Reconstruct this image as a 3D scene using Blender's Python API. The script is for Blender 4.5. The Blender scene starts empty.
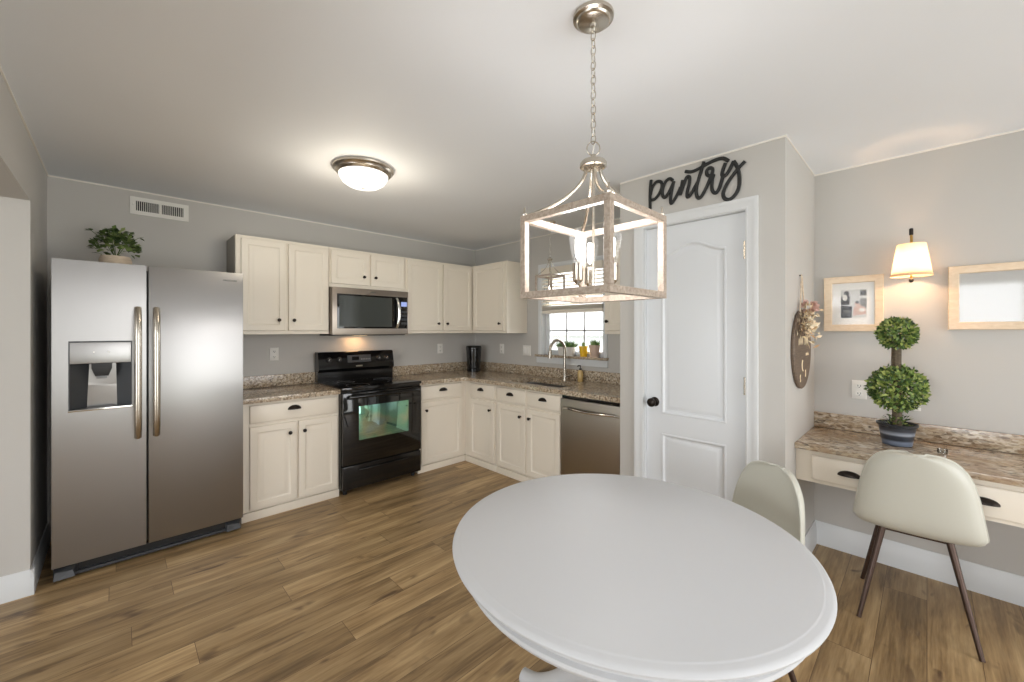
import bpy, bmesh, math, random
from mathutils import Vector, Matrix
random.seed(7)
PI = math.pi
sc = bpy.context.scene
COL = sc.collection

# ------------------------------------------------------------------ camera
cam_d = bpy.data.cameras.new('camera')
cam = bpy.data.objects.new('camera', cam_d); COL.objects.link(cam)
FPX = 405.0
YAW = math.atan2(415.0, 405.0)
cam_d.sensor_fit = 'HORIZONTAL'; cam_d.sensor_width = 36.0
cam_d.lens = FPX / 1024.0 * 36.0
cam_d.shift_y = -11.0 / 1024.0
cam_d.clip_start = 0.02; cam_d.clip_end = 200
cam.location = (0, 0, 1.41)
cam.rotation_euler = (PI/2, 0, YAW - PI/2)
sc.camera = cam
sc.view_settings.view_transform = 'Standard'
sc.view_settings.look = 'None'
sc.view_settings.gamma = 1.0
sc.view_settings.use_curve_mapping = False
sc.view_settings.exposure = 0.26

# ------------------------------------------------------------------ sky
world = bpy.data.worlds.new('sky'); sc.world = world; world.use_nodes = True
wn = world.node_tree.nodes; wl = world.node_tree.links; wn.clear()
w_out = wn.new('ShaderNodeOutputWorld'); w_bg = wn.new('ShaderNodeBackground')
w_tc = wn.new('ShaderNodeTexCoord'); w_sep = wn.new('ShaderNodeSeparateXYZ'); w_cr = wn.new('ShaderNodeValToRGB')
w_map = wn.new('ShaderNodeMapRange'); w_map.inputs[1].default_value = -1; w_map.inputs[2].default_value = 1
wl.new(w_tc.outputs['Generated'], w_sep.inputs[0]); wl.new(w_sep.outputs[2], w_map.inputs[0])
wl.new(w_map.outputs[0], w_cr.inputs[0]); wl.new(w_cr.outputs[0], w_bg.inputs[0]); wl.new(w_bg.outputs[0], w_out.inputs[0])
e = w_cr.color_ramp.elements
e[0].position = 0.36; e[0].color = (0.50, 0.52, 0.46, 1)
e[1].position = 0.50; e[1].color = (0.97, 0.98, 1.0, 1)
k = e.new(0.44); k.color = (0.40, 0.47, 0.34, 1)
w_bg.inputs[1].default_value = 2.2

# ------------------------------------------------------------------ daylight through the glass doors and windows
def area_light(name, loc, rot, sx, sy, power, color=(1, 1, 1)):
    d = bpy.data.lights.new(name, 'AREA'); d.shape = 'RECTANGLE'; d.size = sx; d.size_y = sy
    d.energy = power; d.color = color
    o = bpy.data.objects.new(name, d); COL.objects.link(o); o.location = loc; o.rotation_euler = rot
    return o
def point_light(name, loc, power, color, r=0.03):
    d = bpy.data.lights.new(name, 'POINT'); d.energy = power; d.color = color; d.shadow_soft_size = r
    o = bpy.data.objects.new(name, d); COL.objects.link(o); o.location = loc
    return o
WARM = (1.0, 0.74, 0.48)
area_light('daylight_patio_door', (1.45, -2.62, 1.15), (PI/2+0.2, 0, 0), 3.0, 2.1, 58, (0.98, 0.985, 1.0))
area_light('daylight_living_window', (-3.98, 0.2, 1.25), (PI/2, 0, -PI/2), 2.6, 1.9, 84, (0.93, 0.97, 1.0))
area_light('daylight_sink_window', (3.50, 2.54, 1.60), (PI/2, 0, PI/2), 0.75, 0.85, 12, (0.96, 0.98, 1.0))

# ------------------------------------------------------------------ materials
def srgb(r, g, b):
    f = lambda c: (c/255/12.92) if c/255 <= 0.04045 else ((c/255 + 0.055)/1.055)**2.4
    return (f(r), f(g), f(b), 1)
def mat(name, col=None, rough=0.5, metal=0.0, spec=0.5, **kw):
    m = bpy.data.materials.new(name); m.use_nodes = True
    b = m.node_tree.nodes['Principled BSDF']
    if col: b.inputs['Base Color'].default_value = col
    b.inputs['Roughness'].default_value = rough; b.inputs['Metallic'].default_value = metal
    b.inputs['Specular IOR Level'].default_value = spec
    for k_, v in kw.items():
        b.inputs[k_].default_value = v
    return m
def nt(m): return m.node_tree.nodes, m.node_tree.links, m.node_tree.nodes['Principled BSDF']
def coords(m, scale=(1, 1, 1), rot=(0, 0, 0)):
    n, l, b = nt(m); t = n.new('ShaderNodeTexCoord'); mp = n.new('ShaderNodeMapping')
    mp.inputs['Scale'].default_value = scale; mp.inputs['Rotation'].default_value = rot
    l.new(t.outputs['Object'], mp.inputs[0]); return mp.outputs[0]
def ramp(m, src, stops, interp='LINEAR'):
    n, l, b = nt(m); r = n.new('ShaderNodeValToRGB'); r.color_ramp.interpolation = interp
    el = r.color_ramp.elements
    while len(el) < len(stops): el.new(0.5)
    for q, (p, c) in zip(el, stops): q.position = p; q.color = c
    l.new(src, r.inputs[0]); return r.outputs[0]
def noise(m, vec, scale, detail=3, rough=0.5, dist=0.0):
    n, l, b = nt(m); t = n.new('ShaderNodeTexNoise')
    t.inputs['Scale'].default_value = scale; t.inputs['Detail'].default_value = detail
    t.inputs['Roughness'].default_value = rough; t.inputs['Distortion'].default_value = dist
    l.new(vec, t.inputs['Vector']); return t.outputs['Fac']
def mix(m, fac, a, b_, mode='MIX'):
    n, l, b = nt(m); t = n.new('ShaderNodeMix'); t.data_type = 'RGBA'; t.blend_type = mode
    for i, v in ((0, fac), (6, a), (7, b_)):
        if isinstance(v, (int, float)): t.inputs[i].default_value = v
        elif isinstance(v, tuple): t.inputs[i].default_value = v
        else: l.new(v, t.inputs[i])
    return t.outputs[2]
def bump(m, src, strength=0.2, dist=0.002):
    n, l, b = nt(m); t = n.new('ShaderNodeBump'); t.inputs['Strength'].default_value = strength
    t.inputs['Distance'].default_value = dist; l.new(src, t.inputs['Height']); l.new(t.outputs[0], b.inputs['Normal'])
def base(m, src): nt(m)[1].new(src, nt(m)[2].inputs['Base Color'])

def painted(name, c, rough, bs=0.08, sc_=60):
    m = mat(name, c, rough)
    v = coords(m)
    n1 = noise(m, v, 1.5, 2)
    base(m, mix(m, n1, tuple(x*0.97 for x in c[:3])+(1,), tuple(min(1, x*1.03) for x in c[:3])+(1,)))
    bump(m, noise(m, v, sc_, 3), bs, 0.001)
    return m
M = {}
M['wall'] = painted('wall_paint', srgb(192, 189, 184), 0.55, 0.10, 120)
M['ceil'] = painted('ceiling_paint', srgb(236, 239, 243), 0.7, 0.15, 90)
M['trim'] = painted('white_trim_paint', srgb(216, 218, 219), 0.35, 0.02)
M['door'] = painted('door_paint', srgb(220, 223, 226), 0.38, 0.02)
M['cab'] = painted('cream_cabinet_paint', srgb(230, 221, 206), 0.38, 0.03)
M['table'] = painted('white_table_paint', srgb(200, 201, 203), 0.5, 0.02)
M['plate'] = mat('white_plastic', srgb(232, 230, 224), 0.35)
M['black_pl'] = mat('black_plastic', srgb(22, 22, 23), 0.4)
M['dark_bronze'] = mat('oil_rubbed_bronze', srgb(46, 40, 36), 0.35, 0.8)
M['sign_black'] = mat('black_sign_paint', srgb(30, 31, 30), 0.6)
M['nickel'] = mat('brushed_nickel', srgb(196, 188, 176), 0.27, 1.0)
M['chrome'] = mat('chrome', srgb(215, 213, 208), 0.12, 1.0)
M['brass'] = mat('brass', srgb(190, 150, 80), 0.28, 1.0)
M['black_gloss'] = mat('black_enamel', srgb(14, 14, 15), 0.12, 0, 0.6)
M['black_glass'] = mat('black_glass', srgb(8, 8, 9), 0.04, 0, 0.7)
M['fridge_side'] = mat('grey_fridge_side', srgb(84, 85, 86), 0.45)
M['dark_grey'] = mat('dark_grey_plastic', srgb(58, 60, 63), 0.4)
M['mid_grey'] = mat('grey_plastic', srgb(120, 121, 122), 0.35)
M['leather'] = painted('sage_cream_leatherette', srgb(196, 195, 184), 0.42, 0.08, 300)
M['rust'] = mat('dark_brown_metal', srgb(74, 58, 50), 0.35, 0.6)
M['light_line'] = mat('ceiling_line_paint', srgb(232, 228, 220), 0.6)

def steel(name, c, rough, scale):
    m = mat(name, c, rough, 1.0)
    v = coords(m, scale)
    f = noise(m, v, 60, 3, 0.6)
    n, l, b = nt(m); r = n.new('ShaderNodeMapRange'); r.inputs[3].default_value = rough-0.015; r.inputs[4].default_value = rough+0.025
    l.new(f, r.inputs[0]); l.new(r.outputs[0], b.inputs['Roughness'])
    b.inputs['Anisotropic'].default_value = 0.75
    tg = n.new('ShaderNodeTangent'); tg.direction_type = 'RADIAL'; tg.axis = 'Z'; l.new(tg.outputs[0], b.inputs['Tangent'])
    return m
M['steel'] = steel('brushed_stainless', srgb(156, 154, 152), 0.30, (1, 1, 40))
M['steel_washer'] = steel('brushed_warm_stainless', srgb(172, 164, 152), 0.32, (1, 1, 40))
M['steel_dark'] = steel('brushed_dark_stainless', srgb(150, 140, 130), 0.30, (1, 1, 40))

def m_floor():
    m = mat('oak_plank_floor', rough=0.40)
    n, l, b = nt(m)
    v = coords(m)
    br = n.new('ShaderNodeTexBrick')
    # every row of planks starts at its own random place
    sxyz = n.new('ShaderNodeSeparateXYZ'); l.new(v, sxyz.inputs[0])
    dv = n.new('ShaderNodeMath'); dv.operation = 'DIVIDE'; dv.inputs[1].default_value = 0.165; l.new(sxyz.outputs[1], dv.inputs[0])
    fl = n.new('ShaderNodeMath'); fl.operation = 'FLOOR'; l.new(dv.outputs[0], fl.inputs[0])
    wn1 = n.new('ShaderNodeTexWhiteNoise'); wn1.noise_dimensions = '1D'; l.new(fl.outputs[0], wn1.inputs['W'])
    ma = n.new('ShaderNodeMath'); ma.operation = 'MULTIPLY_ADD'; ma.inputs[1].default_value = 1.25; l.new(wn1.outputs['Value'], ma.inputs[0]); l.new(sxyz.outputs[0], ma.inputs[2])
    cx0 = n.new('ShaderNodeCombineXYZ'); l.new(ma.outputs[0], cx0.inputs[0]); l.new(sxyz.outputs[1], cx0.inputs[1]); l.new(cx0.outputs[0], br.inputs['Vector'])
    br.inputs['Scale'].default_value = 1.0
    br.inputs['Brick Width'].default_value = 1.25; br.inputs['Row Height'].default_value = 0.165
    br.inputs['Mortar Size'].default_value = 0.0012; br.inputs['Mortar Smooth'].default_value = 0.3
    br.inputs['Color1'].default_value = (0, 0, 0, 1); br.inputs['Color2'].default_value = (1, 1, 1, 1)
    br.inputs['Mortar'].default_value = (0.5, 0.5, 0.5, 1); br.offset = 0.0; br.offset_frequency = 2
    # per plank shift of the grain
    sep = n.new('ShaderNodeSeparateColor'); l.new(br.outputs['Color'], sep.inputs[0])
    comb = n.new('ShaderNodeCombineXYZ')
    for i, s in enumerate((7.0, 3.0, 5.0)):
        mm = n.new('ShaderNodeMath'); mm.operation = 'MULTIPLY'; mm.inputs[1].default_value = s
        l.new(sep.outputs[0], mm.inputs[0]); l.new(mm.outputs[0], comb.inputs[i])
    add = n.new('ShaderNodeVectorMath'); add.operation = 'ADD'; l.new(v, add.inputs[0]); l.new(comb.outputs[0], add.inputs[1])
    mp1 = n.new('ShaderNodeMapping'); mp1.inputs['Scale'].default_value = (1.0, 9.0, 1.0); l.new(add.outputs[0], mp1.inputs[0])
    mp2 = n.new('ShaderNodeMapping'); mp2.inputs['Scale'].default_value = (3.0, 60.0, 1.0); l.new(add.outputs[0], mp2.inputs[0])
    mp3 = n.new('ShaderNodeMapping'); mp3.inputs['Scale'].default_value = (4.0, 9.0, 1.0); l.new(add.outputs[0], mp3.inputs[0])
    g1 = noise(m, mp1.outputs[0], 1.6, 4, 0.6, 0.4)
    g2 = noise(m, mp2.outputs[0], 1.6, 3, 0.6)
    kn = noise(m, mp3.outputs[0], 1.1, 2, 0.5, 0.6)
    c1 = ramp(m, g1, [(0.34, srgb(98, 76, 50)), (0.46, srgb(142, 114, 78)), (0.56, srgb(164, 136, 98)), (0.68, srgb(188, 160, 120))])
    c2 = mix(m, 0.32, c1, ramp(m, g2, [(0.35, srgb(112, 88, 60)), (0.65, srgb(178, 150, 112))]))
    tone = ramp(m, sep.outputs[0], [(0.0, (0.80, 0.79, 0.78, 1)), (1.0, (1.14, 1.13, 1.12, 1))])
    c3 = mix(m, 1.0, c2, tone, 'MULTIPLY')
    kf = ramp(m, kn, [(0.25, (0.85, 0.85, 0.85, 1)), (0.36, (0, 0, 0, 1))])
    c4 = mix(m, kf, c3, srgb(78, 56, 40))
    c5 = mix(m, br.outputs['Fac'], c4, srgb(84, 62, 44))
    base(m, mix(m, 1.0, c5, (1.20, 1.235, 1.24, 1), 'MULTIPLY'))
    rr = n.new('ShaderNodeMapRange'); rr.inputs[3].default_value = 0.34; rr.inputs[4].default_value = 0.5
    l.new(g2, rr.inputs[0]); l.new(rr.outputs[0], b.inputs['Roughness'])
    bump(m, g2, 0.08, 0.001)
    return m
M['floor'] = m_floor()

def m_granite(name='speckled_granite', stretch=(1, 1, 1), rot=(0, 0, 0), brown=0.38):
    m = mat(name, rough=0.16)
    n, l, b = nt(m); v = coords(m, stretch, rot)
    vo = n.new('ShaderNodeTexVoronoi'); vo.inputs['Scale'].default_value = 95; l.new(v, vo.inputs['Vector'])
    sp = n.new('ShaderNodeSeparateColor'); l.new(vo.outputs['Color'], sp.inputs[0])
    nz = noise(m, v, 9, 5, 0.65, 0.6)
    nb = noise(m, v, 55, 4, 0.7, 0.3)
    c1 = ramp(m, nb, [(0.30, srgb(46, 40, 36)), (0.42, srgb(116, 100, 84)), (0.50, srgb(186, 170, 146)), (0.64, srgb(222, 212, 194))])
    c2 = ramp(m, sp.outputs[0], [(0.0, srgb(44, 40, 38)), (0.18, srgb(130, 112, 92)), (0.42, srgb(192, 176, 150)), (0.75, srgb(222, 212, 194))], 'CONSTANT')
    c3 = mix(m, 0.5, c1, c2)
    c4 = mix(m, ramp(m, nz, [(0.38, (0, 0, 0, 1)), (0.62, (brown, brown, brown, 1))]), c3, srgb(152, 124, 94))
    base(m, c4); return m
M['granite'] = m_granite()
M['granite_desk'] = m_granite('streaked_granite', (0.8, 0.45, 1.1), (0.5, 0.4, 0.35), 0.7)

def m_wood(name, c1, c2, scale=(1, 1, 1), rough=0.5):
    m = mat(name, rough=rough); v = coords(m, scale)
    f = noise(m, v, 6, 4, 0.6, 0.8)
    base(m, ramp(m, f, [(0.3, c1), (0.7, c2)])); bump(m, f, 0.1, 0.001); return m
M['light_wood'] = m_wood('light_maple_wood', srgb(222, 198, 168), srgb(236, 216, 190), (4, 4, 12))
M['sign_wood'] = m_wood('grey_brown_wood', srgb(88, 74, 62), srgb(120, 102, 86), (2, 2, 30), 0.6)
M['weathered'] = m_wood('weathered_taupe_wood', srgb(150, 134, 120), srgb(192, 178, 164), (14, 14, 14), 0.45)
M['blind'] = mat('blind_slat', srgb(244, 242, 236), 0.5)
nt(M['blind'])[2].inputs['Transmission Weight'].default_value = 0.0
def translucent(name, c, amount, rough=0.6):
    m = bpy.data.materials.new(name); m.use_nodes = True; n = m.node_tree.nodes; l = m.node_tree.links; n.clear()
    o = n.new('ShaderNodeOutputMaterial'); a = n.new('ShaderNodeBsdfDiffuse'); b = n.new('ShaderNodeBsdfTranslucent'); x = n.new('ShaderNodeMixShader')
    t = n.new('ShaderNodeTexNoise'); t.inputs['Scale'].default_value = 300
    r = n.new('ShaderNodeValToRGB'); r.color_ramp.elements[0].color = tuple(q*0.96 for q in c[:3])+(1,); r.color_ramp.elements[1].color = c
    l.new(t.outputs['Fac'], r.inputs[0]); l.new(r.outputs[0], a.inputs[0]); l.new(r.outputs[0], b.inputs[0])
    x.inputs[0].default_value = amount
    l.new(a.outputs[0], x.inputs[1]); l.new(b.outputs[0], x.inputs[2]); l.new(x.outputs[0], o.inputs[0]); return m
M['shade'] = translucent('linen_lampshade', srgb(246, 224, 190), 0.42)
M['blind'] = translucent('translucent_blind_slat', srgb(246, 240, 228), 0.35)
def glow(name, c, s):
    m = bpy.data.materials.new(name); m.use_nodes = True; n = m.node_tree.nodes; l = m.node_tree.links; n.clear()
    o = n.new('ShaderNodeOutputMaterial'); em = n.new('ShaderNodeEmission'); em.inputs[0].default_value = c; em.inputs[1].default_value = s
    l.new(em.outputs[0], o.inputs[0]); return m
M['filament'] = glow('glowing_filament', (1, 0.97, 0.93, 1), 14)
M['bowl_glow'] = glow('lit_frosted_glass', (1, 0.95, 0.86, 1), 1.7)
M['bulb_glow'] = glow('lit_bulb', (1, 0.85, 0.62, 1), 6)
M['hood_glow'] = glow('lit_hood_lens', (1, 0.70, 0.40, 1), 5)
M['display'] = glow('blue_display', (0.45, 0.55, 1.0, 1), 0.7)
def clear(name, tint, refl=0.10, rough=0.02, fs=1.0):
    m = bpy.data.materials.new(name); m.use_nodes = True; n = m.node_tree.nodes; l = m.node_tree.links; n.clear()
    o = n.new('ShaderNodeOutputMaterial'); a = n.new('ShaderNodeBsdfTransparent'); g = n.new('ShaderNodeBsdfGlossy'); x = n.new('ShaderNodeMixShader'); f = n.new('ShaderNodeFresnel')
    f.inputs[0].default_value = 1.45
    a.inputs[0].default_value = tint; g.inputs['Roughness'].default_value = rough
    ad = n.new('ShaderNodeMath'); ad.operation = 'MULTIPLY_ADD'; ad.inputs[1].default_value = fs; ad.inputs[2].default_value = refl; ad.use_clamp = True
    l.new(f.outputs[0], ad.inputs[0]); l.new(ad.outputs[0], x.inputs[0])
    l.new(a.outputs[0], x.inputs[1]); l.new(g.outputs[0], x.inputs[2]); l.new(x.outputs[0], o.inputs[0]); return m
M['glass'] = clear('clear_glass', (1, 1, 1, 1), 0.0)
def bulb_glass():
    m = bpy.data.materials.new('bulb_glass'); m.use_nodes = True; n = m.node_tree.nodes; l = m.node_tree.links; n.clear()
    o = n.new('ShaderNodeOutputMaterial'); a = n.new('ShaderNodeBsdfTransparent'); b = n.new('ShaderNodeBsdfTranslucent'); x = n.new('ShaderNodeMixShader')
    x.inputs[0].default_value = 0.035
    l.new(a.outputs[0], x.inputs[1]); l.new(b.outputs[0], x.inputs[2]); l.new(x.outputs[0], o.inputs[0]); return m
M['bulb_glass'] = bulb_glass()
M['amber'] = mat('amber_soap', srgb(206, 176, 118), 0.1, 0, 0.5)
M['soap_clear'] = mat('pale_soap_bottle', srgb(206, 190, 160), 0.12)
def island_ramp(name, stops, rough=0.5):
    m = mat(name, rough=rough); n, l, b = nt(m); g = n.new('ShaderNodeNewGeometry')
    base(m, ramp(m, g.outputs['Random Per Island'], stops)); return m
M['leaf'] = island_ramp('boxwood_leaf', [(0, srgb(42, 66, 36)), (0.4, srgb(84, 112, 54)), (0.75, srgb(136, 156, 76)), (1, srgb(190, 196, 116))], 0.45)
M['ivy'] = island_ramp('ivy_leaf', [(0, srgb(46, 66, 36)), (0.6, srgb(88, 110, 56)), (1, srgb(142, 156, 96))], 0.5)
M['herb'] = island_ramp('herb_leaf', [(0, srgb(50, 84, 40)), (1, srgb(128, 160, 90))], 0.5)
M['dry'] = island_ramp('dried_flower', [(0, srgb(206, 184, 146)), (0.5, srgb(232, 218, 190)), (1, srgb(190, 150, 104))], 0.8)
M['pink'] = island_ramp('dusty_pink_fabric', [(0, srgb(216, 178, 166)), (1, srgb(230, 200, 188))], 0.8)
M['bark'] = m_wood('topiary_trunk', srgb(70, 60, 46), srgb(104, 90, 70), (8, 8, 20), 0.8)
M['soil'] = mat('dark_soil', srgb(50, 40, 32), 0.9)
M['terra'] = painted('pale_clay', srgb(204, 178, 160), 0.7)
M['basket'] = m_wood('pale_wood_bowl', srgb(196, 176, 152), srgb(222, 204, 182), (3, 3, 14), 0.7)
M['yellow'] = mat('yellow_ceramic', srgb(232, 186, 46), 0.25)
M['white_cer'] = mat('white_ceramic', srgb(236, 234, 230), 0.3)
M['blue_band'] = None
def m_pot():
    m = mat('banded_pot', rough=0.35); n, l, b = nt(m); t = n.new('ShaderNodeTexCoord'); s = n.new('ShaderNodeSeparateXYZ'); l.new(t.outputs['Object'], s.inputs[0])
    r = n.new('ShaderNodeMapRange'); r.inputs[1].default_value = 0; r.inputs[2].default_value = 0.115; l.new(s.outputs[2], r.inputs[0])
    base(m, ramp(m, r.outputs[0], [(0.0, srgb(96, 106, 124)), (0.2, srgb(120, 130, 148)), (0.30, srgb(40, 44, 52)), (0.48, srgb(52, 56, 66)), (0.56, srgb(150, 156, 166)), (0.72, srgb(60, 62, 70)), (0.85, srgb(44, 46, 50))]))
    return m
M['pot'] = m_pot()
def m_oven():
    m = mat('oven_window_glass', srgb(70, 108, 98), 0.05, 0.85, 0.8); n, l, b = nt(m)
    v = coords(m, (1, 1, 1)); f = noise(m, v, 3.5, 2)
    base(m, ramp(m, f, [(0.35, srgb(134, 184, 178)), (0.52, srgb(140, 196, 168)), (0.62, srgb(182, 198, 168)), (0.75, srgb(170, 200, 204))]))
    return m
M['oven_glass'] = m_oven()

# ------------------------------------------------------------------ mesh helpers
class MB:
    def __init__(self): self.bm = bmesh.new()
    def _add(self, tmp):
        me = bpy.data.meshes.new('tmp'); tmp.to_mesh(me); tmp.free(); self.bm.from_mesh(me); bpy.data.meshes.remove(me)
    def box(self, x0, x1, y0, y1, z0, z1, b=0.0, seg=2, rot=None):
        t = bmesh.new(); bmesh.ops.create_cube(t, size=1.0)
        for v in t.verts:
            v.co = Vector(((x0+x1)/2 + v.co.x*(x1-x0), (y0+y1)/2 + v.co.y*(y1-y0), (z0+z1)/2 + v.co.z*(z1-z0)))
        if b > 0: bmesh.ops.bevel(t, geom=list(t.edges), offset=b, segments=seg, affect='EDGES', profile=0.7)
        if rot is not None:
            c = Vector(((x0+x1)/2, (y0+y1)/2, (z0+z1)/2))
            bmesh.ops.transform(t, matrix=Matrix.Translation(c) @ rot.to_4x4() @ Matrix.Translation(-c), verts=t.verts)
        self._add(t); return self
    def lathe(self, prof, o=(0, 0, 0), axis=(0, 0, 1), seg=32, cap=True):
        o = Vector(o); a = Vector(axis).normalized()
        q = a.to_track_quat('Z', 'Y').to_matrix()
        bm = self.bm; rings = []
        for r, h in prof:
            if r < 1e-6: rings.append([bm.verts.new(o + q @ Vector((0, 0, h)))])
            else: rings.append([bm.verts.new(o + q @ Vector((r*math.cos(2*PI*i/seg), r*math.sin(2*PI*i/seg), h))) for i in range(seg)])
        for A, B in zip(rings, rings[1:]):
            if len(A) == 1 and len(B) == 1: continue
            for i in range(seg):
                j = (i+1) % seg
                if len(A) == 1: bm.faces.new((A[0], B[i], B[j])) if False else bm.faces.new((A[0], B[j], B[i]))
                elif len(B) == 1: bm.faces.new((A[i], A[j], B[0]))
                else: bm.faces.new((A[i], A[j], B[j], B[i]))
        if cap:
            if len(rings[0]) > 1: bm.faces.new(list(reversed(rings[0])))
            if len(rings[-1]) > 1: bm.faces.new(rings[-1])
        return self
    def cyl(self, p0, p1, r0, r1=None, seg=16):
        p0 = Vector(p0); p1 = Vector(p1); d = p1-p0
        return self.lathe([(r0, 0), (r0 if r1 is None else r1, d.length)], p0, d, seg)
    def tube(self, pts, r, seg=10, closed=False, flat=None):
        """sweep a circle (or an ellipse: flat=(normal, ratio)) along pts; r number or list"""
        pts = [Vector(p) for p in pts]; n = len(pts); bm = self.bm
        rs = r if isinstance(r, (list, tuple)) else [r]*n
        tang = []
        for i in range(n):
            a = pts[(i-1) % n] if (closed or i > 0) else pts[i]; b = pts[(i+1) % n] if (closed or i < n-1) else pts[i]
            tang.append((b-a).normalized())
        if flat: nrm = Vector(flat[0]).normalized()
        else:
            nrm = tang[0].orthogonal().normalized()
        rings = []
        for i in range(n):
            t = tang[i]
            if not flat:
                nrm = (nrm - t*nrm.dot(t)); nrm = nrm.normalized() if nrm.length > 1e-6 else t.orthogonal().normalized()
            bi = t.cross(nrm).normalized(); ra = rs[i]*(flat[1] if flat else 1)
            rings.append([bm.verts.new(pts[i] + bi*rs[i]*math.cos(2*PI*k/seg) + nrm*ra*math.sin(2*PI*k/seg)) for k in range(seg)])
        m_ = n if closed else n-1
        for i in range(m_):
            A = rings[i]; B = rings[(i+1) % n]
            for k in range(seg):
                j = (k+1) % seg; bm.faces.new((A[k], A[j], B[j], B[k]))
        if not closed:
            bm.faces.new(list(reversed(rings[0]))); bm.faces.new(rings[-1])
        return self
    def loops(self, loops, cap0=True, cap1=True):
        """loft closed loops of equal length"""
        bm = self.bm; R = [[bm.verts.new(Vector(p)) for p in L] for L in loops]; n = len(R[0])
        for A, B in zip(R, R[1:]):
            for k in range(n):
                j = (k+1) % n; bm.faces.new((A[k], A[j], B[j], B[k]))
        if cap0: bm.faces.new(list(reversed(R[0])))
        if cap1: bm.faces.new(R[-1])
        return self
    def panel(self, o, U, V, N, w, h, rings):
        """raised or recessed rectangular panel: rings of (inset, height)"""
        o = Vector(o); U = Vector(U); V = Vector(V); N = Vector(N); L = []
        for i, d in rings:
            L.append([o+U*i+V*i+N*d, o+U*(w-i)+V*i+N*d, o+U*(w-i)+V*(h-i)+N*d, o+U*i+V*(h-i)+N*d])
        return self.loops(L)
    def quadstrip(self, pts): pass
    def poly(self, pts): self.bm.faces.new([self.bm.verts.new(Vector(p)) for p in pts]); return self
    def build(self, name, m, parent=None, kind=None, ang=35, recalc=True):
        if recalc: bmesh.ops.recalc_face_normals(self.bm, faces=self.bm.faces)
        off = Vector((0, 0, 0)); p = parent
        while p is not None: off += p.location; p = p.parent
        for v in self.bm.verts: v.co -= off
        me = bpy.data.meshes.new(name); self.bm.to_mesh(me); self.bm.free()
        for p in me.polygons: p.use_smooth = True
        me.set_sharp_from_angle(angle=math.radians(ang))
        if isinstance(m, (list, tuple)):
            for q in m: me.materials.append(q)
        elif m is not None: me.materials.append(m)
        o = bpy.data.objects.new(name, me); COL.objects.link(o)
        if parent is not None: o.parent = parent
        if kind: o['kind'] = kind
        return o
def thing(name, label, cat, loc=(0, 0, 0), group=None):
    o = bpy.data.objects.new(name, None); COL.objects.link(o); o.location = loc; o.empty_display_size = 0.05
    o['label'] = label; o['category'] = cat
    if group: o['group'] = group
    return o
def tag(o, label, cat, group=None):
    o['label'] = label; o['category'] = cat
    if group: o['group'] = group
    return o
def struct(name, mb, m, parent=None): return mb.build(name, m, parent, None if parent else 'structure')
def copy_tree(o, parent=None):
    c = o.copy(); COL.objects.link(c); c.parent = parent
    for ch in list(o.children): copy_tree(ch, c)
    return c
def recenter(o, loc):
    """move a single-mesh thing's origin to loc"""
    loc = Vector(loc)
    for v in o.data.vertices: v.co -= loc
    o.location = loc; return o
def smooth_path(pts, n=6):
    pts = [Vector(p) for p in pts]; out = []
    P = [pts[0]*2-pts[1]] + pts + [pts[-1]*2-pts[-2]]
    for i in range(1, len(P)-2):
        a, b, c, d = P[i-1:i+3]
        for k in range(n):
            t = k/n
            out.append(0.5*((2*b) + (c-a)*t + (2*a-5*b+4*c-d)*t*t + (-a+3*b-3*c+d)*t**3))
    out.append(pts[-1]); return out

# ------------------------------------------------------------------ room shell
H = 2.44; XL, XR, YB, YF = -0.33, 3.32, 4.08, -2.60
LX = -4.0
struct('floor', MB().box(LX-0.1, XR+0.15, YF-0.1, YB+0.15, -0.1, 0), M['floor'])
struct('ceiling', MB().box(LX-0.1, XR+0.15, YF-0.1, YB+0.15, H, H+0.1), M['ceil'])
struct('wall_back', MB().box(LX-0.1, XR+0.15, YB, YB+0.12, 0, H), M['wall'])
# left wall: stub beside the fridge, header over the wide opening
wl_ = MB().box(XL-0.14, XL, 3.34, YB, 0, H).box(XL-0.14, XL, -1.6, 3.34, 2.10, H).box(XL-0.14, XL, YF, -1.6, 0, H)
struct('wall_left', wl_, M['wall'])
WY0, WY1, WZ0, WZ1 = 2.14, 2.945, 1.145, 2.09
wr = MB().box(XR, XR+0.14, YF, WY0, 0, H).box(XR, XR+0.14, WY1, YB, 0, H).box(XR, XR+0.14, WY0, WY1, 0, WZ0).box(XR, XR+0.14, WY0, WY1, WZ1, H)
struct('wall_right', wr, M['wall'])
PX, PY0, PY1 = 2.53, 0.523, 1.505
DY0, DY1, DZ = 0.712, 1.325, 2.088
wp = MB().box(PX, PX+0.11, PY0, DY0, 0, H).box(PX, PX+0.11, DY1, PY1, 0, H).box(PX, PX+0.11, DY0, DY1, DZ, H)
wp.box(PX+0.11, XR, PY0, PY0+0.1, 0, H).box(PX+0.11, XR, PY1-0.1, PY1, 0, H)
struct('wall_pantry', wp, M['wall'])
wf = MB().box(LX-0.1, -0.12, YF-0.12, YF, 0, H).box(3.02, XR+0.14, YF-0.12, YF, 0, H).box(-0.12, 3.02, YF-0.12, YF, 2.24, H)
struct('wall_front', wf, M['wall'])
wv = MB().box(LX-0.12, LX, YF, -1.2, 0, H).box(LX-0.12, LX, 1.6, YB, 0, H).box(LX-0.12, LX, -1.2, 1.6, 0, 0.25).box(LX-0.12, LX, -1.2, 1.6, 2.25, H)
struct('wall_far_left', wv, M['wall'])
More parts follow.
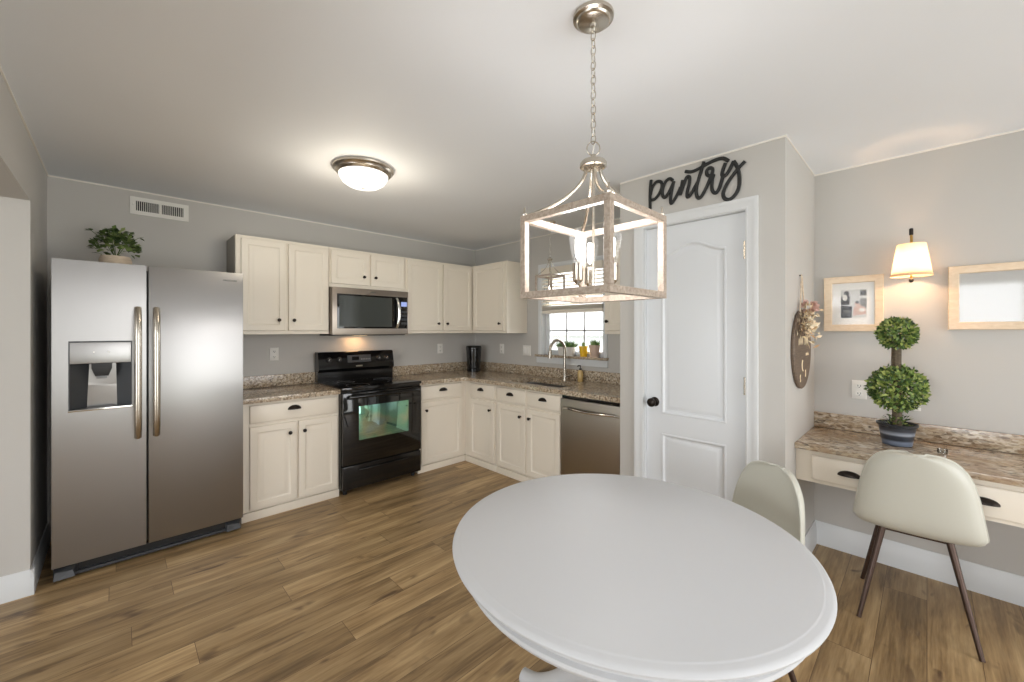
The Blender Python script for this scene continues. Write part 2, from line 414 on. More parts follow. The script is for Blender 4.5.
# sliding patio door behind the viewer and living room window
pd = struct('door_2', MB().box(-0.12, -0.05, YF-0.09, YF-0.03, 0, 2.24).box(2.95, 3.02, YF-0.09, YF-0.03, 0, 2.24).box(0.92, 1.00, YF-0.09, YF-0.03, 0.08, 2.17).box(1.92, 2.00, YF-0.09, YF-0.03, 0.08, 2.17).box(-0.05, 2.95, YF-0.09, YF-0.03, 2.17, 2.24).box(-0.05, 2.95, YF-0.09, YF-0.03, 0, 0.08), M['trim'])
pd['kind'] = 'structure'
MB().box(-0.05, 2.95, YF-0.064, YF-0.058, 0.08, 2.17).build('pane', M['glass'], pd)
lw = struct('window_2', MB().box(LX-0.09, LX-0.03, -1.2, -1.13, 0.25, 2.25).box(LX-0.09, LX-0.03, 1.53, 1.6, 0.25, 2.25).box(LX-0.09, LX-0.03, 0.16, 0.24, 0.32, 2.18).box(LX-0.09, LX-0.03, -1.13, 1.53, 2.18, 2.25).box(LX-0.09, LX-0.03, -1.13, 1.53, 0.25, 0.32), M['trim'])
MB().box(LX-0.064, LX-0.058, -1.13, 1.53, 0.32, 2.18).build('pane', M['glass'], lw)

def baseboard(mb, p0, p1, nrm, h=0.135, t=0.015):
    """profiled skirting from p0 to p1 on a wall whose room-side normal is nrm"""
    p0 = Vector((*p0, 0)); p1 = Vector((*p1, 0)); n = Vector((*nrm, 0))
    prof = [(0, 0), (t, 0), (t, h*0.70), (t*0.75, h*0.76), (t*0.75, h*0.84), (t*0.45, h*0.93), (t*0.35, h), (0, h)]
    mb.loops([[p0+n*a+Vector((0, 0, z)) for a, z in prof], [p1+n*a+Vector((0, 0, z)) for a, z in prof]])
    return mb
bl = MB(); baseboard(bl, (XL, 3.325), (XL, YB), (1, 0)); baseboard(bl, (XL-0.14, 3.34), (XL+0.015, 3.34), (0, -1))
struct('baseboard_left', bl, M['trim'])
br_ = MB(); baseboard(br_, (XR, YF), (XR, PY0), (-1, 0), 0.15)
struct('baseboard_right', br_, M['trim'])
bp = MB(); baseboard(bp, (PX-0.0, PY0), (XR, PY0), (0, -1), 0.15); baseboard(bp, (PX, PY0-0.015), (PX, 0.655), (-1, 0), 0.15); baseboard(bp, (PX, 1.39), (PX, PY1), (-1, 0), 0.15)
struct('baseboard_pantry', bp, M['trim'])
# thin light bead where walls meet the ceiling
tr = MB()
tr.box(XL, XR, YB-0.006, YB, H-0.009, H).box(XR-0.006, XR, PY1, YB, H-0.009, H).box(PX-0.006, PX, PY0-0.006, PY1, H-0.009, H)
tr.box(XL, XL+0.006, YF, YB, H-0.009, H).box(XR-0.006, XR, YF, PY0, H-0.009, H).box(PX, XR, PY0-0.004, PY0, H-0.006, H)
struct('trim_1', tr, M['light_line'])

# ------------------------------------------------------------------ pantry door
dm = MB(); xf = PX+0.028; y0, y1, z0, z1 = DY0+0.004, DY1-0.004, 0.012, DZ-0.006
py0, py1 = y0+0.105, y1-0.105
za0, za1 = 0.862, 1.90       # tall arched panel
zb0, zb1 = 0.20, 0.735       # lower panel
def P(y, z, d=0): return (xf+d, y, z)
dm.poly([P(y0, z0), P(py0, z0), P(py0, z1), P(y0, z1)]); dm.poly([P(py1, z0), P(y1, z0), P(y1, z1), P(py1, z1)])
dm.poly([P(py0, z0), P(py1, z0), P(py1, zb0), P(py0, zb0)]); dm.poly([P(py0, zb1), P(py1, zb1), P(py1, za0), P(py0, za0)])
NA = 24; cy = (py0+py1)/2; hw = (py1-py0)/2
arch = []
for i in range(NA+1):
    t = -1+2*i/NA; arch.append((cy+t*hw, za1 + 0.062*0.5*(1+math.cos(PI*t))))
dm.poly([P(py1, z1), P(py0, z1)] + [P(y, z) for y, z in arch])
dm.box(xf+0.0005, xf+0.034, y0, y1, z0, z1) if False else None
for a, b in (((y0, z0), (y1, z0)), ((y1, z0), (y1, z1)), ((y1, z1), (y0, z1)), ((y0, z1), (y0, z0))):
    dm.poly([P(*a), P(*b), P(*b, 0.035), P(*a, 0.035)])
dm.poly([P(y0, z0, 0.035), P(y1, z0, 0.035), P(y1, z1, 0.035), P(y0, z1, 0.035)])
def dring(pts, ins, dep):
    ys = [p[0] for p in pts]; zs = [p[1] for p in pts]; cy_, cz = (min(ys)+max(ys))/2, (min(zs)+max(zs))/2
    w, h = max(ys)-min(ys), max(zs)-min(zs)
    return [P(cy_+(y-cy_)*(1-2*ins/w), cz+(z-cz)*(1-2*ins/h), dep) for y, z in pts]
DR = [(0, 0), (0.004, -0.003), (0.010, -0.003), (0.020, 0.008), (0.030, 0.009), (0.050, 0.002), (0.056, 0.001)]
up = [(py1, za0), (py0, za0)] + arch
dm.loops([dring(up, i, d) for i, d in DR], cap0=False)
lo = [(py0, zb0), (py1, zb0), (py1, zb1), (py0, zb1)]
dm.loops([dring(lo, i, d) for i, d in DR], cap0=False)
dd = dm.build('door_1', M['door'], None, 'structure', ang=25)
tag(dd, 'white two-panel arched interior door with dark knob under the pantry sign', 'door')
kn = MB(); kn.lathe([(0.031, 0), (0.031, 0.004), (0.026, 0.009), (0.012, 0.012), (0.011, 0.028), (0.022, 0.034), (0.029, 0.045), (0.028, 0.056), (0.018, 0.064), (0, 0.066)], (xf, 1.262, 0.935), (-1, 0, 0))
kn.build('door_knob', M['dark_bronze'], dd)
for hz in (1.86, 1.095, 0.25):
    hb = MB().box(PX-0.004, PX+0.03, DY0-0.002, DY0+0.006, hz-0.045, hz+0.045).cyl((PX-0.006, DY0+0.002, hz-0.05), (PX-0.006, DY0+0.002, hz+0.05), 0.007, seg=10)
    hb.build('hinge', M['nickel'], dd)
cs = MB()
def casing(mb, x, ya, yb, ztop, w=0.062, t=0.018, zbot=0.0):
    prof = [(0, 0), (0, t*0.55), (w*0.12, t*0.7), (w*0.25, t*0.55), (w*0.6, t*0.8), (w*0.8, t), (w, t*0.95), (w, 0)]   # offset from the opening, projection
    path = [(ya, zbot, -1, 0), (ya, ztop, -1, 1), (yb, ztop, 1, 1), (yb, zbot, 1, 0)]
    mb.loops([[(x-p, y+sy*o, z+sz*o) for o, p in prof] for y, z, sy, sz in path])
casing(cs, PX, DY0-0.002, DY1+0.002, DZ)
cs.box(PX, PX+0.11, DY0-0.001, DY0+0.003, 0, DZ).box(PX, PX+0.11, DY1-0.003, DY1+0.001, 0, DZ).box(PX, PX+0.11, DY0, DY1, DZ-0.004, DZ+0.001)
struct('trim_3', cs, M['trim'])

# 'pantry' script sign above the door, cut out of black board
S0 = [[(95, 340), (88, 400), (85, 470), (85, 540), (86, 608)],
      [(88, 470), (105, 405), (140, 357), (178, 358), (186, 395), (168, 450), (130, 500), (98, 512)],
      [(280, 345), (255, 330), (222, 350), (196, 410), (190, 465), (212, 490), (240, 455), (268, 400), (290, 352)],
      [(288, 352), (270, 430), (260, 500), (265, 540), (292, 510), (325, 450), (345, 400)],
      [(362, 342), (352, 405), (342, 470)],
      [(342, 470), (370, 385), (398, 318), (422, 318), (420, 370), (402, 440), (404, 486), (432, 462), (470, 395), (495, 350)],
      [(545, 184), (520, 265), (492, 360), (478, 440), (492, 492), (520, 485), (555, 425), (585, 360)],
      [(385, 268), (440, 270), (500, 245), (570, 205), (640, 172), (705, 156), (755, 178)],
      [(585, 360), (612, 290), (618, 248), (592, 238), (568, 262), (572, 296), (600, 306), (625, 290)],
      [(628, 292), (612, 360), (614, 425), (642, 452), (672, 418), (695, 350), (712, 290)],
      [(728, 196), (706, 255), (700, 298), (724, 304), (758, 262), (798, 180)],
      [(798, 180), (828, 232), (846, 310), (842, 400), (812, 465), (765, 505), (722, 498), (708, 455), (735, 385), (785, 308), (840, 240), (896, 180)]]
Rv = (math.sin(YAW), -math.cos(YAW)); Fv = (math.cos(YAW), math.sin(YAW))
def on_x(px, py, x):
    s = (px-512)/FPX; t = (330-py)/FPX; r = (Fv[0]+s*Rv[0], Fv[1]+s*Rv[1], t); q = x/r[0]
    return Vector((x, r[1]*q, 1.41+r[2]*q))
sg = MB()
for st in S0:
    pts = smooth_path([on_x(640+a/8.525, 140+b/8.525, PX-0.009) for a, b in st], 5)
    sg.tube(pts, 0.0105, 8, flat=((1, 0, 0), 0.75))
o = sg.build('wall_sign', M['sign_black'])
recenter(o, (PX-0.009, 1.0, 2.28)); tag(o, 'black cut-out script sign reading pantry on the wall above the white door', 'sign')

# ------------------------------------------------------------------ cabinets
DOOR_R = [(0, 0), (0, 0.015), (0.003, 0.019), (0.046, 0.019), (0.050, 0.014), (0.056, 0.012), (0.066, 0.012), (0.088, 0.0165), (0.092, 0.0165)]
SLAB_R = [(0, 0), (0, 0.012), (0.004, 0.017), (0.010, 0.019)]
class Face:
    """a cabinet front: plane at A facing the viewer side; axis 'y' faces -y (u = x), axis 'x' faces -x (u = -y)"""
    def __init__(s, axis, a): s.axis, s.a = axis, a
    def pt(s, u, z, d=0): return Vector((u, s.a-d, z)) if s.axis == 'y' else Vector((s.a-d, u, z))
    @property
    def N(s): return Vector((0, -1, 0)) if s.axis == 'y' else Vector((-1, 0, 0))
    def door(s, mb, u0, u1, z0, z1, rings):
        U = Vector((1, 0, 0)) if s.axis == 'y' else Vector((0, 1, 0))
        mb.panel(s.pt(u0, z0), U, (0, 0, 1), s.N, u1-u0, z1-z0, rings); return mb
    def knob(s, u, z, parent, d=0.019):
        mb = MB().lathe([(0.008, 0), (0.006, 0.004), (0.005, 0.012), (0.011, 0.017), (0.0145, 0.022), (0.013, 0.028), (0.006, 0.031), (0, 0.031)], s.pt(u, z, d), s.N, 20)
        return mb.build('knob', M['dark_bronze'], parent)
    def cup(s, u, z, parent, d=0.019, w=0.046, h=0.030, dep=0.026):
        mb = MB(); R = []
        for i in range(17):
            a = PI*i/16; ring = []
            for k_ in range(9):
                b = (PI/2)*k_/8
                ring.append(mb.bm.verts.new(s.pt(u + w*math.cos(a), z + h*math.sin(a)*math.cos(b), d + dep*math.sin(a)**0.8*math.sin(b) if a > 0.001 and a < PI-0.001 else d)))
            R.append(ring)
        for A, B in zip(R, R[1:]):
            for k_ in range(8): mb.bm.faces.new((A[k_], A[k_+1], B[k_+1], B[k_]))
        bmesh.ops.remove_doubles(mb.bm, verts=mb.bm.verts, dist=1e-5)
        bmesh.ops.solidify(mb.bm, geom=mb.bm.faces, thickness=0.003)
        o_ = mb.build('cup_pull', M['dark_bronze'], parent)
        return o_
def box_f(f, mb, u0, u1, z0, z1, d0, d1, b=0):
    if f.axis == 'y': return mb.box(u0, u1, f.a-d1, f.a-d0, z0, z1, b)
    return mb.box(f.a-d1, f.a-d0, u0, u1, z0, z1, b)

FA, FB = Face('y', 3.49), Face('x', 2.70)
# base unit beside the fridge
c = thing('base_cabinet', 'cream base cabinet with two doors and one wide drawer between fridge and stove', 'cabinet', (1.0, 3.78, 0))
MB().box(0.656, 1.348, 3.49, 4.075, 0.066, 0.868).build('carcass', M['cab'], c)
MB().box(0.650, 1.350, 3.482, 3.60, 0, 0.062, 0.002).build('toe_kick', M['cab'], c)
d = FA.door(MB(), 0.700, 1.330, 0.715, 0.850, SLAB_R).build('drawer', M['cab'], c); FA.cup(1.0, 0.790, d)
d = FA.door(MB(), 0.700, 1.018, 0.085, 0.692, DOOR_R).build('door', M['cab'], c); FA.knob(0.965, 0.612, d)
d = FA.door(MB(), 1.032, 1.334, 0.085, 0.692, DOOR_R).build('door', M['cab'], c); FA.knob(1.070, 0.612, d)
# corner base unit right of the stove
c = thing('base_cabinet', 'cream corner base cabinet with one door and drawer just right of the black stove', 'cabinet', (2.42, 3.78, 0))
MB().box(2.117, 2.699, 3.49, 4.075, 0.066, 0.868).build('carcass', M['cab'], c)
MB().box(2.115, 2.691, 3.482, 3.60, 0, 0.062, 0.002).build('toe_kick', M['cab'], c)
d = FA.door(MB(), 2.146, 2.640, 0.715, 0.850, SLAB_R).build('drawer', M['cab'], c); FA.cup(2.40, 0.788, d)
d = FA.door(MB(), 2.146, 2.640, 0.085, 0.692, DOOR_R).build('door', M['cab'], c); FA.knob(2.192, 0.612, d)
# window wall base units
c = thing('base_cabinet', 'cream base cabinet with narrow door in the inner corner, left of the sink doors', 'cabinet', (3.0, 3.23, 0))
MB().box(2.70, 3.31, 2.985, 3.49, 0.066, 0.868).build('carcass', M['cab'], c)
MB().box(2.692, 2.81, 2.985, 3.482, 0, 0.062, 0.002).build('toe_kick', M['cab'], c)
d = FB.door(MB(), 3.005, 3.395, 0.715, 0.850, SLAB_R).build('drawer', M['cab'], c); FB.cup(3.21, 0.785, d)
d = FB.door(MB(), 3.005, 3.395, 0.085, 0.692, DOOR_R).build('door', M['cab'], c); FB.knob(3.058, 0.606, d)
c = thing('sink_cabinet', 'cream sink base cabinet with two doors beside the dishwasher', 'cabinet', (3.0, 2.57, 0))
MB().box(2.70, 2.72, 2.160, 2.980, 0.066, 0.868).box(2.72, 3.31, 2.160, 2.180, 0.066, 0.868).box(2.72, 3.31, 2.960, 2.980, 0.066, 0.868).box(2.72, 3.31, 2.180, 2.960, 0.066, 0.086).build('carcass', M['cab'], c)
MB().box(2.692, 2.81, 2.160, 2.980, 0, 0.062, 0.002).build('toe_kick', M['cab'], c)
for u0, u1, kx, pu in ((2.578, 2.962, 2.632, 2.775), (2.168, 2.548, 2.515, 2.362)):
    d = FB.door(MB(), u0, u1, 0.715, 0.850, SLAB_R).build('false_drawer_front', M['cab'], c); FB.cup(pu, 0.785, d)
    d = FB.door(MB(), u0, u1, 0.085, 0.692, DOOR_R).build('door', M['cab'], c); FB.knob(kx, 0.606, d)
# wall units
FU, FV = Face('y', 3.75), Face('x', 3.0)
def wall_unit(label, x0, x1, z0, z1, doors, f, u_back, name='wall_cabinet'):
    if f.axis == 'y': c = thing(name, label, 'cabinet', ((x0+x1)/2, 3.9, z0))
    else: c = thing(name, label, 'cabinet', (3.16, (x0+x1)/2, z0))
    mb = MB()
    if f.axis == 'y': mb.box(x0, x1, f.a, u_back, z0, z1, 0.0015, 1)
    else: mb.box(f.a, u_back, x0, x1, z0, z1, 0.0015, 1)
    mb.build('carcass', M['cab'], c)
    for u0, u1, za, zb, ku, kz in doors:
        d = f.door(MB(), u0, u1, za, zb, DOOR_R).build('door', M['cab'], c); f.knob(ku, kz, d)
    return c
wall_unit('tall cream wall cabinet with two doors over the counter beside the fridge', 0.660, 1.362, 1.375, 2.157,
          [(0.694, 1.010, 1.405, 2.132, 0.955, 1.492), (1.030, 1.352, 1.405, 2.132, 1.068, 1.492)], FU, 4.078)
tc = bpy.data.objects['wall_cabinet']
sp_ = MB().box(0.655, 0.6595, 3.772, 4.078, 1.376, 2.152).build('side_panel', mat('dark_taupe_side', srgb(128, 122, 112), 0.55), tc); sp_['label'] = 'dark taupe end panel'  # thin sheet on the left side, darker taupe than the cream fronts
wall_unit('short cream wall cabinet with two small doors above the microwave', 1.364, 2.118, 1.800, 2.157,
          [(1.378, 1.728, 1.832, 2.132, 1.676, 1.910), (1.750, 2.104, 1.832, 2.132, 1.790, 1.912)], FU, 4.078)
wall_unit('cream two-door wall cabinet between the microwave and the room corner', 2.120, 3.318, 1.375, 2.157,
          [(2.142, 2.568, 1.405, 2.132, 2.512, 1.480), (2.588, 2.985, 1.405, 2.132, 2.628, 1.480)], FU, 4.078)
wall_unit('cream single-door wall cabinet in the corner left of the kitchen window', 3.152, 3.748, 1.375, 2.157,
          [(3.190, 3.700, 1.405, 2.132, 3.240, 1.480)], FV, 3.318)
wall_unit('cream wall cabinet right of the kitchen window, mostly hidden by the pantry wall', 1.508, 1.935, 1.375, 2.157,
          [(1.530, 1.925, 1.405, 2.132, 1.893, 1.483)], FV, 3.318)

# ------------------------------------------------------------------ worktops
w = thing('granite_worktop', 'speckled granite worktop and backsplash between the fridge and the stove', 'countertop', (1.0, 3.76, 0.87))
MB().box(0.652, 1.347, 3.445, 4.078, 0.870, 0.908, 0.004).build('slab', M['granite'], w)
MB().box(0.652, 1.347, 4.055, 4.079, 0.909, 1.012, 0.003).build('backsplash', M['granite'], w)
w = thing('granite_worktop', 'speckled L-shaped granite worktop running from the stove around the sink', 'countertop', (3.0, 3.2, 0.87))
SX0, SX1, SY0, SY1 = 2.760, 3.100, 2.230, 2.880
mb = MB()
def prism_top(mb, pts, z0, z1, chamfer=0.004):
    mb.loops([[(x, y, z0) for x, y in pts], [(x, y, z1) for x, y in pts]])
fil = [(2.665-0.06*(1-math.cos(t)), 3.445-0.06*(1-math.sin(t))) for t in [PI/2*i/8 for i in range(9)]]
# corner block with a rounded inner corner
fx, fy, fr = 2.655, 3.445, 0.07
arc = [(fx-fr+fr*math.sin(PI/2*i/8), fy-fr+fr*math.cos(PI/2*i/8)) for i in range(9)]
prism_top(mb, [(2.114, 4.078), (2.114, fy)] + arc + [(fx, 2.88), (3.318, 2.88), (3.318, 4.078)], 0.870, 0.908)
mb.box(fx, SX0, SY0, 2.88, 0.870, 0.908).box(SX1, 3.318, SY0, 2.88, 0.870, 0.908).box(fx, 3.318, 1.508, SY0, 0.870, 0.908)
mb.build('slab', M['granite'], w)
MB().box(2.114, 3.318, 4.055, 4.079, 0.909, 1.012, 0.003).box(3.295, 3.319, 1.508, 4.055, 0.909, 1.012, 0.003).build('backsplash', M['granite'], w)
# sink
s = thing('kitchen_sink', 'undermount stainless sink in the granite worktop under the window', 'sink', (2.95, 2.555, 0.72))
mb = MB()
def rr(x0, x1, y0, y1, r, z, n=5):
    out = []
    for cx_, cy_, a0 in ((x1-r, y1-r, 0), (x0+r, y1-r, PI/2), (x0+r, y0+r, PI), (x1-r, y0+r, 1.5*PI)):
        for i in range(n+1):
            a = a0+PI/2*i/n; out.append((cx_+r*math.cos(a), cy_+r*math.sin(a), z))
    return out
mb.loops([rr(2.745, 3.112, 2.215, 2.895, 0.06, 0.869), rr(2.755, 3.102, 2.225, 2.885, 0.055, 0.868), rr(2.763, 3.094, 2.233, 2.877, 0.05, 0.74), rr(2.79, 3.07, 2.26, 2.85, 0.04, 0.722)], cap0=False)
mb.build('basin', M['steel'], s, ang=50)
MB().lathe([(0.04, 0), (0.04, 0.003), (0.03, 0.003), (0.028, 0.001), (0, 0.001)], (2.95, 2.555, 0.7225)).build('drain', M['chrome'], s)
# faucet
f = thing('faucet', 'tall curved steel faucet with side lever behind the sink', 'faucet', (3.175, 2.505, 0.909))
fx_, fy_ = 3.175, 2.505
MB().lathe([(0.027, 0), (0.027, 0.006), (0.02, 0.012), (0.018, 0.02), (0.018, 0.085), (0.014, 0.092), (0, 0.092)], (fx_, fy_, 0.9085), seg=20).build('body', M['nickel'], f)
pts = [(fx_, fy_, 0.99), (fx_, fy_, 1.10), (fx_, fy_, 1.21)] + [(fx_-0.088*(1-math.cos(a)), fy_+0.02*(1-math.cos(a)), 1.21+0.10*math.sin(a)) for a in [PI*i/14 for i in range(1, 14)]] + [(fx_-0.178, fy_+0.04, 1.19)]
MB().tube(pts, 0.014, 12).build('spout', M['nickel'], f)
MB().tube([(fx_-0.177, fy_+0.04, 1.20), (fx_-0.182, fy_+0.041, 1.135)], [0.017, 0.020], 14).build('spray_head', M['nickel'], f)
MB().tube([(fx_, fy_-0.015, 0.955), (fx_, fy_-0.045, 0.958), (fx_-0.005, fy_-0.10, 0.975)], [0.012, 0.009, 0.006], 10).build('lever', M['nickel'], f)
# soap bottle
b = thing('soap_bottle', 'small amber hand soap bottle with pump beside the faucet', 'soap bottle', (3.235, 2.36, 0.909))
MB().lathe([(0.026, 0), (0.028, 0.004), (0.028, 0.085), (0.022, 0.100), (0.012, 0.108), (0.012, 0.114), (0, 0.114)], (3.235, 2.36, 0.909), seg=20).build('bottle', M['amber'], b)
MB().lathe([(0.0135, 0), (0.0135, 0.014), (0.004, 0.016), (0.004, 0.04), (0, 0.04)], (3.235, 2.36, 1.021), seg=14).tube([(3.235, 2.36, 1.062), (3.205, 2.365, 1.062), (3.198, 2.366, 1.055)], 0.006, 8).build('pump', M['black_pl'], b)
# black canister in the corner
k_ = thing('countertop_canister', 'tapered glossy black appliance standing in the corner of the worktop', 'appliance', (3.10, 3.84, 0.909))
MB().lathe([(0.080, 0), (0.084, 0.004), (0.084, 0.035), (0.080, 0.040), (0.081, 0.06), (0.093, 0.255), (0.093, 0.26)], (3.10, 3.84, 0.909), seg=36).build('body', M['black_gloss'], k_)
MB().lathe([(0.094, 0), (0.096, 0.008), (0.095, 0.036), (0.086, 0.050), (0.045, 0.056), (0, 0.057)], (3.10, 3.84, 1.1695), seg=36).build('lid', M['black_gloss'], k_)
MB().box(3.03, 3.036, 3.765, 3.771, 0.96, 1.06, 0.001, rot=Matrix.Rotation(0, 3)).build('label_strip', M['mid_grey'], k_) if False else None

# ------------------------------------------------------------------ dishwasher
dw = thing('dishwasher', 'stainless dishwasher with curved bar handle beside the pantry wall', 'dishwasher', (3.0, 1.86, 0))
y0, y1 = 1.562, 2.154
MB().box(2.72, 3.30, y0, y1, 0.10, 0.862).build('body', M['black_pl'], dw)
MB().box(2.672, 2.718, y0+0.002, y1-0.002, 0.105, 0.838, 0.005).build('door_panel', M['steel_washer'], dw)
MB().box(2.690, 2.718, y0+0.004, y1-0.004, 0.842, 0.864, 0.002).build('control_strip', M['black_gloss'], dw)
MB().box(2.735, 2.76, y0, y1, 0.0, 0.10).build('toe_kick', M['black_pl'], dw)
hp = [(2.672, y1-0.035, 0.760)] + [(2.672-0.040*math.sin(PI*i/12)**0.6, y1-0.05-(y1-y0-0.10)*i/12, 0.768-0.008*math.sin(PI*i/12)) for i in range(1, 12)] + [(2.672, y0+0.035, 0.760)]
MB().tube(hp, 0.011, 10).build('handle', M['chrome'], dw)
struct('trim_2', MB().box(2.70, 2.72, 1.508, 1.558, 0, 0.868), M['cab'])

# ------------------------------------------------------------------ refrigerator
FX0, FXM, FX1, FY = -0.258, 0.136, 0.640, 3.375
fr = thing('refrigerator', 'tall stainless side-by-side refrigerator with water and ice dispenser', 'refrigerator', (0.19, 3.7, 0))
MB().box(FX0+0.004, FX1-0.004, FY+0.075, 4.05, 0.045, 1.785, 0.004).build('cabinet_body', M['fridge_side'], fr)
ld = MB()
DX0, DX1, DZ0, DZ1 = -0.190, 0.062, 0.953, 1.342
lx0, lx1 = FX0, FXM-0.005
# left door as a frame round the dispenser bay
ld.box(lx0, DX0, FY, FY+0.07, 0.085, 1.808).box(DX1, lx1, FY, FY+0.07, 0.085, 1.808).box(DX0, DX1, FY, FY+0.07, 0.085, DZ0).box(DX0, DX1, FY, FY+0.07, DZ1, 1.808).box(DX0, DX1, FY+0.066, FY+0.07, DZ0, DZ1)
dl = ld.build('door', M['steel'], fr)
dr_ = MB().box(FXM+0.005, FX1, FY, FY+0.07, 0.085, 1.808, 0.006).build('door', M['steel'], fr)
for hx, dpar in ((0.093, dl), (0.178, dr_)):
    n = 22; pts = []
    for i in range(n+1):
        t = i/n; z = 0.755+0.79*t
        pts.append((hx, FY-0.006-0.052*(1-abs(2*t-1)**6), z))
    h_ = MB().tube(pts, 0.0165, 12, flat=((1, 0, 0), 1.05)).build('handle', M['nickel'], dpar)
# dispenser
dp = MB().box(DX0, DX1, FY-0.004, FY+0.004, DZ1-0.125, DZ1-0.004, 0.002).build('dispenser_panel', M['steel'], dl)
MB().box(DX0-0.005, DX1+0.005, FY-0.003, FY+0.01, DZ1-0.004, DZ1+0.004).box(DX0-0.005, DX0, FY-0.003, FY+0.01, DZ0, DZ1).box(DX1, DX1+0.005, FY-0.003, FY+0.01, DZ0, DZ1).build('dispenser_bezel', M['dark_grey'], dl)
MB().box(DX0-0.006, DX1+0.006, FY-0.012, FY+0.01, DZ0-0.008, DZ0+0.003, 0.002).build('drip_lip', M['chrome'], dl)
bay = MB()
zt, zb = DZ1-0.127, DZ0+0.003
xi0, xi1 = DX0+0.055, DX1-0.05
yb = FY+0.062
bay.poly([(xi0+0.01, yb, zb), (xi1-0.01, yb, zb), (xi1-0.015, yb-0.012, zt), (xi0+0.02, yb-0.012, zt)])
bay.build('bay_back', M['steel'], dl)
b2 = MB()
b2.poly([(DX0, FY, zb), (xi0+0.01, yb, zb), (xi0+0.02, yb-0.012, zt), (DX0, FY, zt)]); b2.poly([(xi1-0.01, yb, zb), (DX1, FY, zb), (DX1, FY, zt), (xi1-0.015, yb-0.012, zt)])
b2.poly([(DX0, FY, zt), (xi0+0.02, yb-0.012, zt), (xi1-0.015, yb-0.012, zt), (DX1, FY, zt)])
b2.poly([(DX0, FY, zb), (DX1, FY, zb), (xi1-0.01, yb, zb), (xi0+0.01, yb, zb)])
b2.build('bay_liner', M['dark_grey'], dl)
MB().loops([[(-0.105, FY+0.008, zt), (-0.02, FY+0.008, zt), (-0.02, FY+0.05, zt), (-0.105, FY+0.05, zt)], [(-0.105, FY+0.008, zt-0.03), (-0.02, FY+0.008, zt-0.03), (-0.02, FY+0.05, zt-0.03), (-0.105, FY+0.05, zt-0.03)], [(-0.09, FY+0.015, zt-0.075), (-0.035, FY+0.015, zt-0.075), (-0.035, FY+0.045, zt-0.075), (-0.09, FY+0.045, zt-0.075)]]).build('nozzle', M['black_pl'], dl)
MB().box(-0.085, -0.04, FY+0.012, FY+0.018, zt-0.090, zt-0.074, 0.002).build('nozzle_tip', M['mid_grey'], dl)
for bx in (-0.095, -0.035): MB().lathe([(0.004, 0), (0.004, 0.002), (0, 0.002)], (bx, FY-0.0035, 1.282), (0, -1, 0), 10).build('indicator', M['plate'], dl)
# lettering
def text_mesh(body, size, m, name, parent, loc, rot, extrude=0.0008):
    cu = bpy.data.curves.new(name, 'FONT'); cu.body = body; cu.size = size; cu.extrude = extrude; cu.align_x = 'CENTER'; cu.align_y = 'CENTER'
    ob = bpy.data.objects.new(name+'_tmp', cu); COL.objects.link(ob)
    dg = bpy.context.evaluated_depsgraph_get(); me = bpy.data.meshes.new_from_object(ob.evaluated_get(dg))
    bpy.data.objects.remove(ob); me.name = name
    me.transform(Matrix.Translation(loc) @ Matrix(rot).to_4x4())
    off = Vector((0, 0, 0)); p = parent
    while p is not None: off += p.location; p = p.parent
    me.transform(Matrix.Translation(-off)); me.materials.clear(); me.materials.append(m)
    o_ = bpy.data.objects.new(name, me); COL.objects.link(o_); o_.parent = parent; return o_
RY = ((1, 0, 0), (0, 0, -1), (0, 1, 0))           # text facing -y
text_mesh('FRIGIDAIRE', 0.0155, M['dark_grey'], 'lettering', dr_, (0.563, FY-0.001, 1.751), RY)
gr = MB().box(FX0+0.01, FX1-0.01, FY+0.045, FY+0.09, 0.012, 0.075).build('base_grille', M['black_pl'], fr)
for gx0, gx1 in ((FX0+0.002, FX0+0.10), (FX1-0.10, FX1-0.002)):
    MB().loops([[(gx0, FY+0.05, 0.012), (gx1, FY+0.05, 0.012), (gx1, FY+0.05, 0.075), (gx0, FY+0.05, 0.075)], [(gx0+0.004, FY-0.004, 0.016), (gx1-0.012, FY+0.002, 0.016), (gx1-0.02, FY+0.01, 0.050), (gx0+0.01, FY+0.004, 0.058)]]).build('foot_cover', M['dark_grey'], fr)
MB().box(FX0+0.08, FX1-0.08, FY+0.02, FY+0.05, 0.014, 0.030, 0.003).build('kick_strip', M['dark_grey'], fr)
for fx0 in (FX0+0.04, FX1-0.08):
    for fy0 in (FY+0.1, 3.98): MB().cyl((fx0+0.02, fy0, 0), (fx0+0.02, fy0, 0.05), 0.02).build('foot', M['black_pl'], fr)
for hx0 in (FX0+0.01, FX1-0.09): MB().box(hx0, hx0+0.08, FY+0.02, FY+0.13, 1.806, 1.822, 0.004).build('hinge_cover', M['fridge_side'], fr) if False else None

# ------------------------------------------------------------------ stove
st = thing('stove', 'glossy black freestanding electric stove with oven window and back console', 'stove', (1.737, 3.75, 0))
X0, X1 = 1.352, 2.109
MB().box(X0, X1, 3.455, 4.06, 0.05, 0.893).build('body', M['black_gloss'], st)
MB().box(X0-0.002, X1+0.002, 3.415, 3.99, 0.893, 0.918, 0.006).build('cooktop', M['black_glass'], st)
od = MB().box(X0+0.004, X1-0.004, 3.415, 3.455, 0.262, 0.872, 0.006).build('oven_door', M['black_glass'], st)
MB().box(1.492, 1.968, 3.4125, 3.4165, 0.462, 0.752, 0.001).build('oven_window', M['oven_glass'], od)
MB().tube([(X0+0.045, 3.417, 0.835), (X0+0.05, 3.375, 0.840), (X0+0.08, 3.368, 0.842), (X1-0.08, 3.368, 0.842), (X1-0.05, 3.375, 0.840), (X1-0.045, 3.417, 0.835)], 0.013, 12, flat=((0, 0, 1), 1.2)).build('oven_handle', M['black_gloss'], od)
